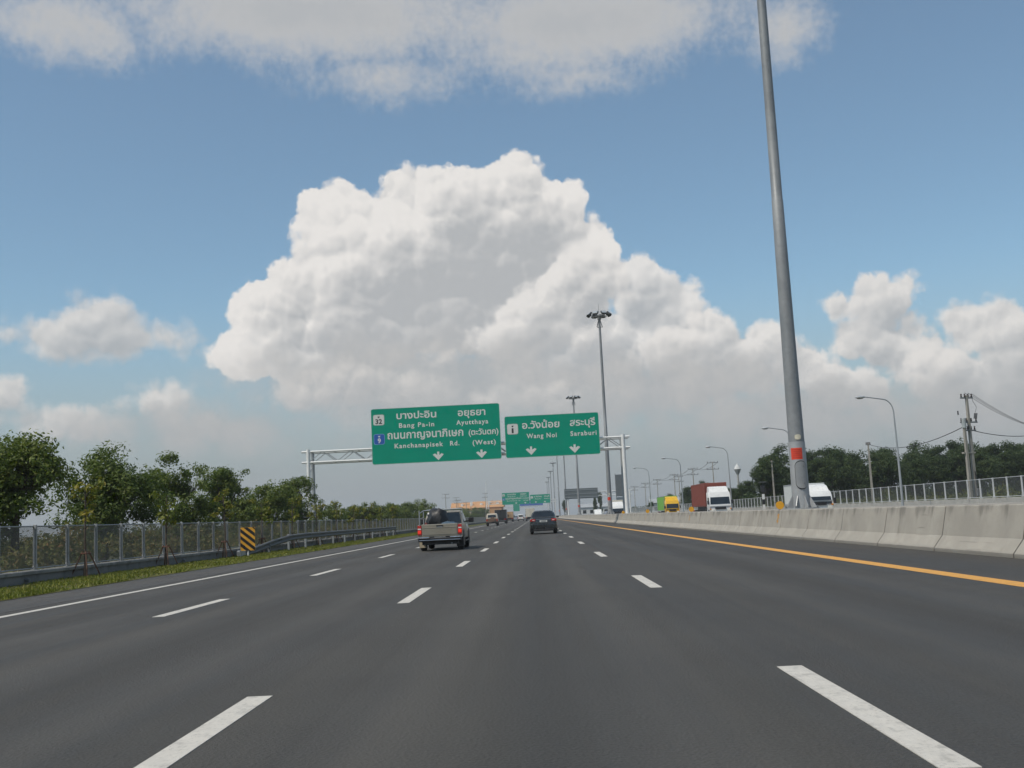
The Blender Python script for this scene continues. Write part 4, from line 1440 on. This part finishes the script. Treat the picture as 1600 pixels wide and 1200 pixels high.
for x in (-0.14, 0.14):
    B().tube([(x, 0, 0), (x * 0.6, 0.05, 0.74)], 0.022, 6).build('leg', st_m, ch)
B().box(-0.13, 0.13, 0.0, 0.07, 0.45, 0.55, 0.01).build('seat', st_m, ch)
B().tube([(-0.16, 0.0, 0.80), (0.16, 0.02, 0.84)], 0.04, 8).build('rolled_mat', white_m, ch)


# ---- dark saloon car
def make_saloon(name, label, loc, paint_m, group=None, detail=True, scale=1.0):
    t = thing(name, label, 'car', loc, 0, group)
    b = B().loft(shell([(0.0, 0.74, 0.70, 0.30, 0.80, 0.92), (0.08, 0.84, 0.80, 0.26, 0.88, 1.04), (0.5, 0.87, 0.86, 0.24, 0.94, 1.075), (1.0, 0.88, 0.87, 0.22, 0.95, 1.06), (3.0, 0.88, 0.87, 0.22, 0.93, 1.03), (3.9, 0.87, 0.85, 0.22, 0.84, 0.93), (4.5, 0.82, 0.78, 0.24, 0.70, 0.80), (4.68, 0.70, 0.66, 0.28, 0.58, 0.68)]))
    b.build('body', paint_m, t, smooth=True)
    B().loft([gh_ring(0.62, 3.35, 0.80, 1.02, 0.12), gh_ring(0.95, 2.95, 0.74, 1.22, 0.12), gh_ring(1.25, 2.55, 0.62, 1.44, 0.12), gh_ring(1.45, 2.35, 0.48, 1.51, 0.12)]).build('roof', paint_m, t, smooth=True)
    slab([(-0.73, 0.655, 1.065), (0.73, 0.655, 1.065), (0.60, 1.17, 1.40), (0.38, 1.235, 1.44), (-0.38, 1.235, 1.44), (-0.60, 1.17, 1.40)], (0, -0.56, 0.83), 0.02).build('rear_window', glass_d, t)
    for s in (-1, 1):
        slab([(s * 0.81, 0.95, 1.06), (s * 0.81, 3.1, 1.06), (s * 0.70, 2.55, 1.38), (s * 0.70, 1.32, 1.38)], (s * 0.95, 0, 0.3), 0.03).build('side_window', glass_d, t)
        m_ = B().box(min(s * 0.88, s * 1.06), max(s * 0.88, s * 1.06), 2.75, 2.92, 1.0, 1.13, 0.03).build('door_mirror', paint_m, t)
        la = B().box(min(s * 0.50, s * 0.845), max(s * 0.50, s * 0.845), -0.01, 0.2, 0.80, 0.965, 0.035).build('tail_lamp', red_l, t)
        B().box(min(s * 0.56, s * 0.70), max(s * 0.56, s * 0.70), -0.016, 0.05, 0.86, 0.90, 0.008).build('reversing_light', sign_white, la)
        B().box(min(s * 0.62, s * 0.78), max(s * 0.62, s * 0.78), -0.05, 0.06, 0.42, 0.47, 0.01).build('rear_reflector', red_l, t)
        for yy in (0.98, 3.72):
            wheel(t, s * 0.865, yy, 0.325, 0.21, None, s)
            arch(t, s * 0.885, yy, 0.38, s)
    B().box(-0.82, 0.82, -0.06, 0.3, 0.32, 0.66, 0.06).build('rear_bumper', paint_m, t)
    B().box(-0.66, 0.66, -0.05, 0.3, 0.20, 0.34, 0.03).build('bumper_valance', black_p, t)
    B().box(-0.48, 0.48, -0.025, 0.05, 0.925, 0.955, 0.008).build('chrome_strip', chrome, t)
    pl_ = B().box(-0.24, 0.24, -0.03, 0.04, 0.755, 0.875, 0.006).build('number_plate', sign_white, t)
    B().box(-0.19, 0.19, -0.034, -0.028, 0.785, 0.80).build('plate_print', sign_black, pl_)
    B().box(-0.15, 0.15, -0.034, -0.028, 0.82, 0.85).build('plate_print', sign_black, pl_)
    B().tube([(0.5, -0.03, 0.24), (0.5, 0.3, 0.24)], 0.035, 8).build('exhaust', chrome, t)
    return t
dark_p = mat('dark_grey_green_paint', (0.020, 0.024, 0.025), 0.28, 0.3, 0.1, coat=0.8)
make_saloon('saloon_car', 'dark saloon car driving ahead in the middle lane', (0.44, 69.6, 0.0), dark_p)
grey_car = make_saloon('saloon_car', 'small pale grey car among the distant traffic, left of the white van', (-6.3, 330.0, 0.0), mat('silver_paint', (0.38, 0.39, 0.40), 0.3, 0.6, coat=0.6))

# ---- light off-road wagon
sv = thing('off_road_wagon', 'cream and brown off-road wagon in the left lane, spare wheel on back', 'car', (-6.65, 163.0, 0.0))
cream = mat('cream_car_paint', (0.52, 0.46, 0.36), 0.4, 0.0, 0.08, coat=0.4)
brown = mat('brown_car_paint', (0.20, 0.125, 0.085), 0.4, 0.2, 0.1, coat=0.4)
B().loft(shell([(0.0, 0.80, 0.80, 0.46, 1.05, 1.12), (0.1, 0.88, 0.87, 0.42, 1.08, 1.16), (3.2, 0.88, 0.87, 0.42, 1.06, 1.14), (4.4, 0.86, 0.82, 0.44, 0.98, 1.06), (4.6, 0.78, 0.74, 0.48, 0.9, 0.98)])).build('body', brown, sv, smooth=True)
B().loft([gh_ring(0.04, 3.4, 0.83, 1.12), gh_ring(0.10, 3.2, 0.80, 1.5), gh_ring(0.2, 3.0, 0.72, 1.82), gh_ring(0.35, 2.9, 0.62, 1.88)]).build('roof', cream, sv, smooth=True)
slab([(-0.62, 0.035, 1.28), (0.62, 0.035, 1.28), (0.58, 0.12, 1.66), (-0.58, 0.12, 1.66)], (0, -0.98, 0.2), 0.03).build('rear_window', glass_d, sv)
B().tube([(0.1, -0.22, 1.02), (0.1, 0.0, 1.02)], 0.34, 20).build('spare_wheel', brown, sv)
B().box(-0.86, 0.86, -0.1, 0.12, 0.42, 0.6, 0.03).build('rear_bumper', black_p, sv)
for s in (-1, 1):
    slab([(s * 0.835, 0.3, 1.22), (s * 0.835, 3.0, 1.22), (s * 0.76, 2.8, 1.68), (s * 0.76, 0.4, 1.68)], (s * 0.98, 0, 0.16), 0.03).build('side_window', glass_d, sv)
    B().box(min(s * 0.66, s * 0.87), max(s * 0.66, s * 0.87), -0.02, 0.1, 0.78, 1.0, 0.02).build('tail_lamp', red_l, sv)
    for yy in (0.9, 3.6):
        wheel(sv, s * 0.87, yy, 0.38, 0.24, None, s)
        arch(sv, s * 0.89, yy, 0.44, s)


# ---- lorries seen from behind or from the front; the nose looks to -Y when facing = -1
def make_lorry(name, label, loc, facing, cab_m, box_m, W_, H_, L_, cab_h, deflector=True, gap=0.25, sleeper=1.9, cont=False, box_z=1.05, cat='truck', tarp=False):
    t = thing(name, label, cat, loc, 0.0 if facing < 0 else math.pi)
    # local frame: nose at y = 0, load towards +Y
    w = W_ / 2
    cabl = sleeper
    ring = lambda y, a, z0, z1, c=0.08: [(x, y, z) for x, z in rrect(-a, a, z0, z1, c, 3)]
    B().loft([ring(0.10, w * 0.93, 0.42, 1.30), ring(0.0, w * 0.985, 0.45, 1.32), ring(0.06, w * 0.99, 0.5, cab_h * 0.60), ring(0.22, w * 0.985, 0.5, cab_h * 0.86), ring(0.42, w * 0.96, 0.5, cab_h), ring(cabl, w * 0.96, 0.5, cab_h)]).build('cab', cab_m, t, smooth=True)
    zs0, zs1 = cab_h * 0.53, cab_h * 0.80
    fy = lambda z: 0.04 + max(0.0, (z - cab_h * 0.55)) * 0.22
    ws = slab([(-w * 0.90, fy(zs0) - 0.03, zs0), (w * 0.90, fy(zs0) - 0.03, zs0), (w * 0.86, fy(zs1) - 0.02, zs1), (-w * 0.86, fy(zs1) - 0.02, zs1)], (0, -0.97, 0.2), 0.08).build('windscreen', glass_d, t)
    for s in (-1, 1):
        B().box(min(s * w * 0.955, s * (w * 0.985 + 0.012)), max(s * w * 0.955, s * (w * 0.985 + 0.012)), 0.42, 1.25, zs0 + 0.02, zs1 - 0.02, 0.01).build('side_window', glass_d, t)
        mi = B().box(min(s * (w + 0.04), s * (w + 0.22)), max(s * (w + 0.04), s * (w + 0.22)), -0.02, 0.08, zs0 + 0.0, zs0 + 0.42, 0.02).build('door_mirror', black_p, t)
        B().tube([(s * w * 0.95, 0.2, zs0 + 0.35), (s * (w + 0.1), 0.04, zs0 + 0.38)], 0.02, 6).build('mirror_arm', black_p, mi)
        B().box(min(s * w * 0.58, s * w * 0.93), max(s * w * 0.58, s * w * 0.93), -0.03, 0.06, 0.72, 0.92, 0.02).build('headlamp', mat('headlamp_glass', (0.72, 0.70, 0.62), 0.12), t)
        B().box(min(s * w * 0.86, s * w * 0.98), max(s * w * 0.86, s * w * 0.98), -0.035, 0.08, 0.95, 1.06, 0.01).build('indicator', amber, t)
    B().box(-w * 0.96, w * 0.96, -0.07, 0.2, 0.34, 0.64, 0.05).build('front_bumper', cab_m, t)
    B().box(-w * 0.5, w * 0.5, -0.045, 0.03, 0.98, 1.22, 0.02).build('grille', black_p, t)
    B().box(-0.26, 0.26, -0.085, -0.06, 0.44, 0.56).build('number_plate', sign_white, t)
    if deflector:
        B().loft([[(x, 0.55, cab_h - 0.02) for x in (-w * 0.9, w * 0.9)] + [(x, cabl, cab_h - 0.02) for x in (w * 0.9, -w * 0.9)],
                  [(x, 1.0, min(H_ - 0.25, cab_h + 0.45)) for x in (-w * 0.86, w * 0.86)] + [(x, cabl, min(H_ - 0.2, cab_h + 0.5)) for x in (w * 0.86, -w * 0.86)],
                  [(x, 1.35, min(H_ - 0.12, cab_h + 0.62)) for x in (-w * 0.8, w * 0.8)] + [(x, cabl, min(H_ - 0.1, cab_h + 0.65)) for x in (w * 0.8, -w * 0.8)]]).build('wind_deflector', cab_m, t)
    y0, y1 = cabl + gap, L_
    bx = B().box(-w, w, y0, y1, box_z, H_, 0.03).build('container' if cont else 'cargo_box', box_m, t)
    if cont:
        rb = B()
        nrib = int((y1 - y0) / 0.3)
        for s in (-1, 1):
            for k in range(nrib):
                ya = y0 + 0.15 + k * (y1 - y0 - 0.3) / nrib
                rb.box(min(s * w, s * (w + 0.035)), max(s * w, s * (w + 0.035)), ya, ya + 0.14, box_z + 0.14, H_ - 0.1)
        for k in range(7):
            xa = -w + 0.14 + k * (W_ - 0.28) / 7
            rb.box(xa, xa + 0.16, y0 - 0.035, y0, box_z + 0.14, H_ - 0.1)
        rb.build('corrugation', box_m, bx)
        fr = B()
        for s in (-1, 1):
            for yy in (y0, y1):
                fr.box(s * w - 0.05, s * w + 0.05, yy - 0.05, yy + 0.05, box_z - 0.01, H_ + 0.012)
            fr.box(s * w - 0.045, s * w + 0.045, y0, y1, H_ - 0.09, H_ + 0.01)
        fr.build('container_frame', box_m, bx)
    else:
        fr = B()
        for s in (-1, 1):
            fr.box(s * w - 0.02, s * w + 0.02, y0, y1, H_ - 0.08, H_ + 0.01)
            fr.box(s * w - 0.02, s * w + 0.02, y0, y1, box_z - 0.02, box_z + 0.1)
            for yy in (y0 + 0.02, y1 - 0.02):
                fr.box(s * w - 0.025, s * w + 0.025, yy - 0.03, yy + 0.03, box_z - 0.02, H_ + 0.01)
        fr.build('box_edge', galv, bx)
    B().box(-w * 0.5, w * 0.5, 0.6, L_ - 0.1, 0.62, box_z - 0.03).build('chassis', black_p, t)
    # rear end: doors, lamps, bar
    B().box(-0.01, 0.01, y1 + 0.001, y1 + 0.012, box_z + 0.05, H_ - 0.05).build('door_seam', black_p, bx)
    for s in (-1, 1):
        B().box(min(s * w * 0.6, s * w * 0.95), max(s * w * 0.6, s * w * 0.95), L_ - 0.06, L_ + 0.03, 0.80, 0.95, 0.01).build('tail_lamp', red_l, t)
        ws_ = [0.95] + ([L_ - 1.5] if L_ < 8 else [L_ * 0.3, L_ - 3.0, L_ - 1.75])
        for yy in ws_:
            wheel(t, s * (w - 0.02), yy, 0.42 if W_ < 2.2 else 0.5, 0.28, mat('steel_rim', (0.30, 0.30, 0.30), 0.5, 0.4), s)
        B().box(min(s * w * 0.6, s * w), max(s * w * 0.6, s * w), L_ - 0.55, L_ - 0.52, 0.15, 0.75).build('mud_flap', black_p, t)
    B().box(-w * 0.9, w * 0.9, L_ - 0.1, L_, 0.5, 0.62).build('rear_bar', galv_d, t)
    return t


tr_w = mat('truck_white_paint', (0.74, 0.74, 0.72), 0.35, 0.0, 0.06, coat=0.3)
tr_y = mat('truck_yellow_paint', (0.72, 0.42, 0.02), 0.38, 0.0, 0.08, coat=0.3)
tr_g = mat('truck_green_curtain', (0.16, 0.42, 0.045), 0.55, 0.0, 0.08)
tr_r = mat('container_red', (0.24, 0.065, 0.045), 0.65, 0.0, 0.16)
tr_k = mat('truck_black_paint', (0.025, 0.026, 0.028), 0.45, 0.0, 0.15)
tr_o = mat('truck_orange_paint', (0.45, 0.15, 0.05), 0.5, 0.0, 0.12)
tr_c = mat('truck_cream_box', (0.58, 0.54, 0.45), 0.55, 0.0, 0.1)
lt = make_lorry('light_truck', 'white light box truck behind the thick grey mast', (20.6, 79.5, 0.0), -1, tr_w, mat('truck_box_white', (0.60, 0.62, 0.60), 0.5, 0.0, 0.06), 2.0, 2.62, 6.6, 2.0)
ct = make_lorry('container_truck', 'white truck cab pulling a rust-red container on the opposite road', (20.6, 122.0, 0.0), -1, tr_w, tr_r, 2.44, 4.0, 13.2, 2.9, True, 0.55, 2.1, True, 1.35)
gy = make_lorry('curtain_truck', 'yellow truck cab with a bright green load box', (21.4, 171.0, 0.0), -1, tr_y, tr_g, 2.15, 3.35, 11.5, 2.6)
wt2 = make_lorry('box_truck', 'small white box truck beside the right gantry leg', (12.9, 172.0, 0.0), -1, tr_w, tr_c, 2.1, 3.1, 6.5, 2.2)
make_lorry('tipper_truck', 'black truck ahead of the cream off-road wagon', (-7.0, 222.0, 0.0), 1, tr_k, tr_k, 2.3, 2.75, 7.5, 2.5, False)
make_lorry('cargo_truck', 'orange and cream truck in the left lane of the distant traffic', (-7.4, 300.0, 0.0), 1, tr_o, mat('orange_cream_box', (0.42, 0.27, 0.15), 0.6, 0.0, 0.35, 0.9), 2.4, 2.7, 7.5, 2.6, False)
make_lorry('box_truck', 'pale box truck ahead, half hidden by the dark saloon car', (-1.6, 295.0, 0.0), 1, tr_w, tr_c, 2.4, 3.3, 8.0, 2.5, False)

# ---- white van
def make_van(label, loc, paint_m, facing=1):
    t = thing('van', label, 'van', loc, 0 if facing > 0 else math.pi)
    B().loft(shell([(0.0, 0.80, 0.78, 0.34, 1.1, 1.86), (0.08, 0.87, 0.84, 0.30, 1.15, 1.95), (3.4, 0.87, 0.84, 0.28, 1.15, 1.97), (4.2, 0.86, 0.78, 0.28, 1.05, 1.5), (4.75, 0.82, 0.74, 0.3, 0.8, 0.95)])).build('body', paint_m, t, smooth=True)
    slab([(-0.66, -0.012, 1.2), (0.66, -0.012, 1.2), (0.62, -0.005, 1.68), (-0.62, -0.005, 1.68)], (0, -1, 0), 0.06).build('rear_window', glass_d, t)
    for s in (-1, 1):
        B().box(min(s * 0.84, s * 0.882), max(s * 0.84, s * 0.882), 0.4, 3.6, 1.2, 1.62, 0.01).build('side_window', glass_d, t)
        B().box(min(s * 0.70, s * 0.86), max(s * 0.70, s * 0.86), -0.02, 0.1, 0.72, 1.12, 0.02).build('tail_lamp', red_l, t)
        for yy in (0.95, 3.8):
            wheel(t, s * 0.86, yy, 0.33, 0.22, None, s)
            arch(t, s * 0.885, yy, 0.39, s)
    B().box(-0.84, 0.84, -0.08, 0.15, 0.32, 0.58, 0.03).build('rear_bumper', black_p, t)
    B().box(-0.23, 0.23, -0.025, 0.02, 0.80, 0.92).build('number_plate', tr_y, t)
    return t
van0 = make_van('white van in the distant traffic, centre of the road', (-4.6, 322.0, 0.0), tr_w)
make_van('white van roof above the median barrier, between two far masts', (13.2, 236.0, 0.0), tr_w, -1)
copy_tree(grey_car, loc=(13.6, 208.0, 0.0), rz=math.pi, label='grey car roof showing just above the median barrier')
copy_tree(van0, loc=(16.6, 300.0, 0.0), rz=math.pi, label='pale van far off on the opposite road, under the grey sign back')
copy_tree(van0, loc=(-2.0, 470.0, 0.0), label='tiny white van farthest ahead on the road')


# ------------------------------------------------------------------ power lines
pole_c = concrete('pole_concrete', (0.33, 0.31, 0.27), 0.4, 9.0)
insul = mat('brown_insulator', (0.06, 0.045, 0.04), 0.3)
def make_pole(label, loc, H, arms, seed=0, rz=0.0, pair=False, gear=False):
    t = thing('power_pole', label, 'power pole', loc, rz, 'concrete power poles')
    b = B().loft([[(x, y, z) for x, y in ((-a, -a), (a, -a), (a, a), (-a, a))] for z, a in ((-0.1, 0.125), (H, 0.075))])
    b.build('post', pole_c, t)
    if pair:
        B().loft([[(x - 0.55, y - 0.1, z) for x, y in ((-a, -a), (a, -a), (a, a), (-a, a))] for z, a in ((-0.1, 0.115), (H * 0.76, 0.08))]).build('post', pole_c, t)
        B().box(-0.8, 0.25, -0.12, 0.12, H * 0.50, H * 0.50 + 0.12).build('brace', pole_c, t)
    for (z, w) in arms:
        B().box(-w, w, -0.06, 0.06, z - 0.05, z + 0.05).build('cross_arm', galv_d, t)
        for k in range(4):
            x = -w + 0.08 + k * (2 * w - 0.16) / 3
            B().tube([(x, 0, z + 0.05), (x, 0, z + 0.13), (x, 0, z + 0.2), (x, 0, z + 0.3)], [0.03, 0.07, 0.045, 0.06], 8).build('insulator', insul, t)
    if gear:
        B().box(-0.12, 0.30, -0.35, -0.17, 1.2, 1.75, 0.02).build('meter_box', galv_d, t)
        B().tube([(0.0, -0.15, 1.0), (0.02, -0.17, 1.9), (0.0, -0.14, 3.0)], 0.03, 6).build('cable_duct', black_p, t)
        fz = B()
        for k in range(3):
            x = 0.42 + k * 0.11
            fz.tube([(x, -0.1, H - 1.75), (x + 0.06, -0.14, H - 1.35)], 0.035, 6)
        fz.tube([(-0.9, 0, H - 1.15), (-0.9, 0, H - 1.45)], 0.05, 6)
        fz.build('fuse_switch', black_p, t)
        B().tube([(0.55, -0.12, H - 1.3), (0.75, -0.1, H - 0.9), (0.5, -0.05, H - 0.45), (0.45, 0, H + 0.1)], 0.014, 5).build('jumper_cable', black_p, t)
        B().tube([(-0.55, -0.1, H * 0.72), (-0.55, -0.1, H * 0.80)], 0.16, 10).build('transformer', mat('transformer_grey', (0.35, 0.38, 0.38), 0.5), t)
    return t


make_pole('pair of concrete power poles with switchgear by the right fence', (32.1, 80.0, -0.1), 8.6, ((8.4, 0.55), (6.6, 0.75), (6.0, 0.55)), 0, 0.35, True, True)
make_pole('plain concrete pole in front of the dark wood', (40.0, 130.0, -0.1), 8.0, ((7.85, 0.3),), 0)
make_pole('thin concrete pole left of the thick grey mast', (33.2, 152.0, -0.1), 7.4, ((7.25, 0.25),), 0)
wire_m = mat('power_cable', (0.03, 0.03, 0.032), 0.6)
def wire(name, label, p, q_, sag, r=0.016):
    pts = []
    for k in range(17):
        u = k / 16
        a = Vector(p).lerp(Vector(q_), u)
        a.z -= sag * 4 * u * (1 - u)
        pts.append(a)
    return tag(B().tube(pts, r, 5).build(name, wire_m), label, 'cable', 'overhead cables')
for i, (dx_, z0, z1) in enumerate(((-0.1, 8.7, 8.3), (0.15, 8.68, 8.1), (0.42, 8.6, 7.9))):
    wire('overhead_cable', '%s of three cables from the pole top to the right edge' % ('uppermost', 'middle', 'lowest')[i], (32.1 + dx_, 80.0, z0 - 0.02), (55.0 + dx_ * 2, 112.0, z1 - 0.9), 0.9)
wire('overhead_cable', 'thick sagging bundle of cables from the pole pair to the right edge', (31.8, 80.0, 6.05), (55.0, 112.0, 8.0), 0.9, 0.03)
wire('overhead_cable', 'cable bundle sagging from the pole pair behind the wood', (31.6, 80.0, 6.15), (40.0, 130.0, 7.8), 0.9, 0.03)

# poles strung out towards the horizon on the right
def far_pole(lab, x, y, H, arms):
    return make_pole(lab, (x, y, -0.1), H, arms)
f0 = far_pole('power pole with two crowded cross arms behind the red container', 35.8, 218.0, 10.4, ((10.2, 1.1), (8.9, 1.2)))
rp = [(36.0, 247.0, 1.0, 'power pole with two cross arms between the truck and container'), (36.2, 282.0, 1.0, 'power pole with cross arms behind the green and yellow truck'),
      (32.6, 246.0, 0.84, 'slimmer power pole right of the green and yellow truck'), (36.0, 320.0, 1.0, 'power pole with cross arms left of the green and yellow truck'),
      (36.0, 356.0, 1.0, 'power pole just left of the leftmost street lamp'), (36.0, 395.0, 1.0, 'second power pole left of the leftmost street lamp'),
      (36.0, 436.0, 1.0, 'power pole far off behind the right gantry leg')]
for (x, y, s, lab) in rp:
    copy_tree(f0, loc=(x, y, -0.1), label=lab, scale=s)
prev = (35.8, 218.0)
for (x, y, s, lab) in rp:
    if x < 34:
        continue
    for k, dx_ in enumerate((-0.9, 0.9)):
        wire('overhead_cable', None, (prev[0] + dx_, prev[1], 10.1), (x + dx_, y, 10.1), 0.7, 0.03)['label'] = 'far overhead cable strung between the power poles at the right'
    prev = (x, y)
# poles on the left, by the orange roof
for i, (x, y, H, lab) in enumerate(((-45.0, 545.0, 14.5, 'power pole standing left of the orange roof'), (-43.0, 590.0, 13.5, 'power pole at the left end of the orange roof'),
                                    (-40.0, 560.0, 11.5, 'short power pole in front of the orange roof'), (-37.0, 580.0, 10.5, 'lowest power pole in front of the orange roof'))):
    copy_tree(f0, loc=(x, y, -0.1), label=lab, scale=(1.6, 1.6, H / 10.4))
copy_tree(f0, loc=(-15.2, 330.0, -0.1), label='dark single pole left of the far green signs', scale=(0.7, 0.7, 0.86))
tag(B().tube([(-27.0, 600.0, -0.1), (-27.0, 600.0, 21.0)], [0.35, 0.16], 10).build('flag_pole', white_m), 'thin white mast rising left of the far green signs', 'mast')

# ------------------------------------------------------------------ buildings far off
ob = thing('factory_building', 'long building with a bright orange roof behind the far left trees', 'building', (-37.5, 700.0, -0.1))
orange = mat('orange_roof_sheet', (0.52, 0.27, 0.11), 0.6, 0.0, 0.12, 0.2)
wallc = mat('cream_wall', (0.55, 0.46, 0.36), 0.8, 0.0, 0.12, 0.2)
B().box(-17, 16, 0, 26, 0, 8.6).build('wall', wallc, ob)
B().prism([(-1.5, 8.4), (28, 8.4), (13, 12.6), (12, 12.6)], 'x', -4.0, 17.0).build('roof', orange, ob)
B().prism([(-1.0, 8.2), (24, 8.2), (12, 12.3)], 'x', -17.5, -4.5).build('roof', orange, ob)
B().box(-17.2, 16.2, -0.5, -0.02, 6.9, 8.3).build('fascia', orange, ob)
for k in range(11):
    x = -16 + k * 2.95
    wn = B().box(x, x + 1.9, -0.12, 0.05, 4.2, 6.0).build('window', glass_d, ob)
    B().box(x - 0.1, x + 2.0, -0.16, -0.1, 6.0, 6.15).build('lintel', white_m, wn)
for k, x in enumerate((-11, -5, 1.5, 6.5, 12)):
    B().box(x, x + 1.6, 4, 6, 9.0, 11.5 + (k % 2)).build('roof_vent', white_m, ob)
B().box(6.0, 15.5, -2.6, -0.6, 0, 7.4).build('orange_annex', orange, ob)

mat('pale_wall', (0.55, 0.56, 0.55), 0.8)
mat('grey_roof_sheet', (0.35, 0.37, 0.38), 0.6)
py = thing('billboard_pylon', 'tall narrow grey billboard pylon behind the right gantry leg', 'billboard', (23.4, 300.0, -0.1))
pan = mat('billboard_back', (0.13, 0.145, 0.155), 0.6, 0.2, 0.12)
B().box(-1.05, 1.05, -0.15, 0.15, 5.6, 11.6, 0.03).build('upper_panel', pan, py)
B().box(-1.0, 1.0, -0.12, 0.12, 0.9, 5.4, 0.03).build('lower_panel', mat('billboard_back_blue', (0.14, 0.175, 0.20), 0.6, 0.1, 0.12), py)
for s in (-1, 1):
    B().box(s * 1.12 - 0.07, s * 1.12 + 0.07, -0.1, 0.1, 0, 11.9).build('post', galv_d, py)

wt_t = thing('water_tower', 'slim water tower with a mushroom tank above the wood edge', 'water tower', (56.0, 300.0, -0.1))
B().tube([(0, 0, 0), (0, 0, 10.4)], [0.32, 0.24], 14).build('shaft', conc_l, wt_t, smooth=True)
B().tube([(0, 0, 10.0), (0, 0, 10.9), (0, 0, 11.5)], [0.3, 0.75, 1.0], 18).build('tank', mat('tank_grey', (0.28, 0.29, 0.29), 0.7), wt_t, smooth=True)
B().tube([(0, 0, 11.5), (0, 0, 12.1), (0, 0, 12.6), (0, 0, 13.0)], [1.0, 0.75, 0.35, 0.2], 18).build('tank_cap', MATS['pale_wall'], wt_t, smooth=True)

cp = thing('camera_post', 'black and white banded post with a flat panel on top', 'post', (27.2, 130.5, -0.004))
for k in range(4):
    B().box(-0.13, 0.13, -0.13, 0.13, 0.02 + k * 0.62, 0.02 + (k + 1) * 0.62).build('band', white_m if k % 2 else black_p, cp)
B().tube([(0, 0, 2.45), (0, 0, 3.9)], 0.04, 8).build('stem', black_p, cp)
B().box(-0.42, 0.42, -0.3, 0.3, 3.9, 3.96).build('top_panel', galv_d, cp)
B().box(-0.25, 0.25, -0.1, 0.1, 2.7, 3.5, 0.03).build('cabinet', black_p, cp)

# low buildings and sheds that fill the horizon
def shed(label, loc, w, d, h, wall, roof, rz=0.0):
    t = thing('shed', label, 'building', loc, rz, 'low far-off sheds')
    B().box(-w / 2, w / 2, 0, d, 0, h).build('wall', wall, t)
    B().prism([(-0.4, h - 0.05), (d + 0.4, h - 0.05), (d / 2, h * 1.35)], 'x', -w / 2 - 0.4, w / 2 + 0.4).build('roof', roof, t)
    for k in range(int(w / 3)):
        B().box(-w / 2 + 0.8 + k * 3, -w / 2 + 2.2 + k * 3, -0.05, 0.02, h * 0.35, h * 0.7).build('window', glass_d, t)
    return t
gr_r = MATS['grey_roof_sheet']
shed('grey roofed shed left of the green and yellow truck', (40.0, 330.0, -0.1), 10, 8, 3.6, MATS['pale_wall'], gr_r)
shed('low shed under the grey sign back', (26.0, 460.0, -0.1), 14, 8, 4.0, MATS['pale_wall'], gr_r)


# ------------------------------------------------------------------ damp air
hz_m = bpy.data.materials.new('haze')
hz_m.use_nodes = True
hz_m.node_tree.nodes.clear()
ho = hz_m.node_tree.nodes.new('ShaderNodeOutputMaterial')
pv = hz_m.node_tree.nodes.new('ShaderNodeVolumePrincipled')
pv.inputs['Color'].default_value = (0.86, 0.90, 0.93, 1)
pv.inputs['Density'].default_value = 0.00028
pv.inputs['Anisotropy'].default_value = 0.2
hz_m.node_tree.links.new(pv.outputs[0], ho.inputs['Volume'])
hzb = B().box(-1700, 1700, -300, 5300, -2.0, 32.0).build('haze', hz_m)
tag(hzb, 'thin pale haze filling the air', kind='stuff')
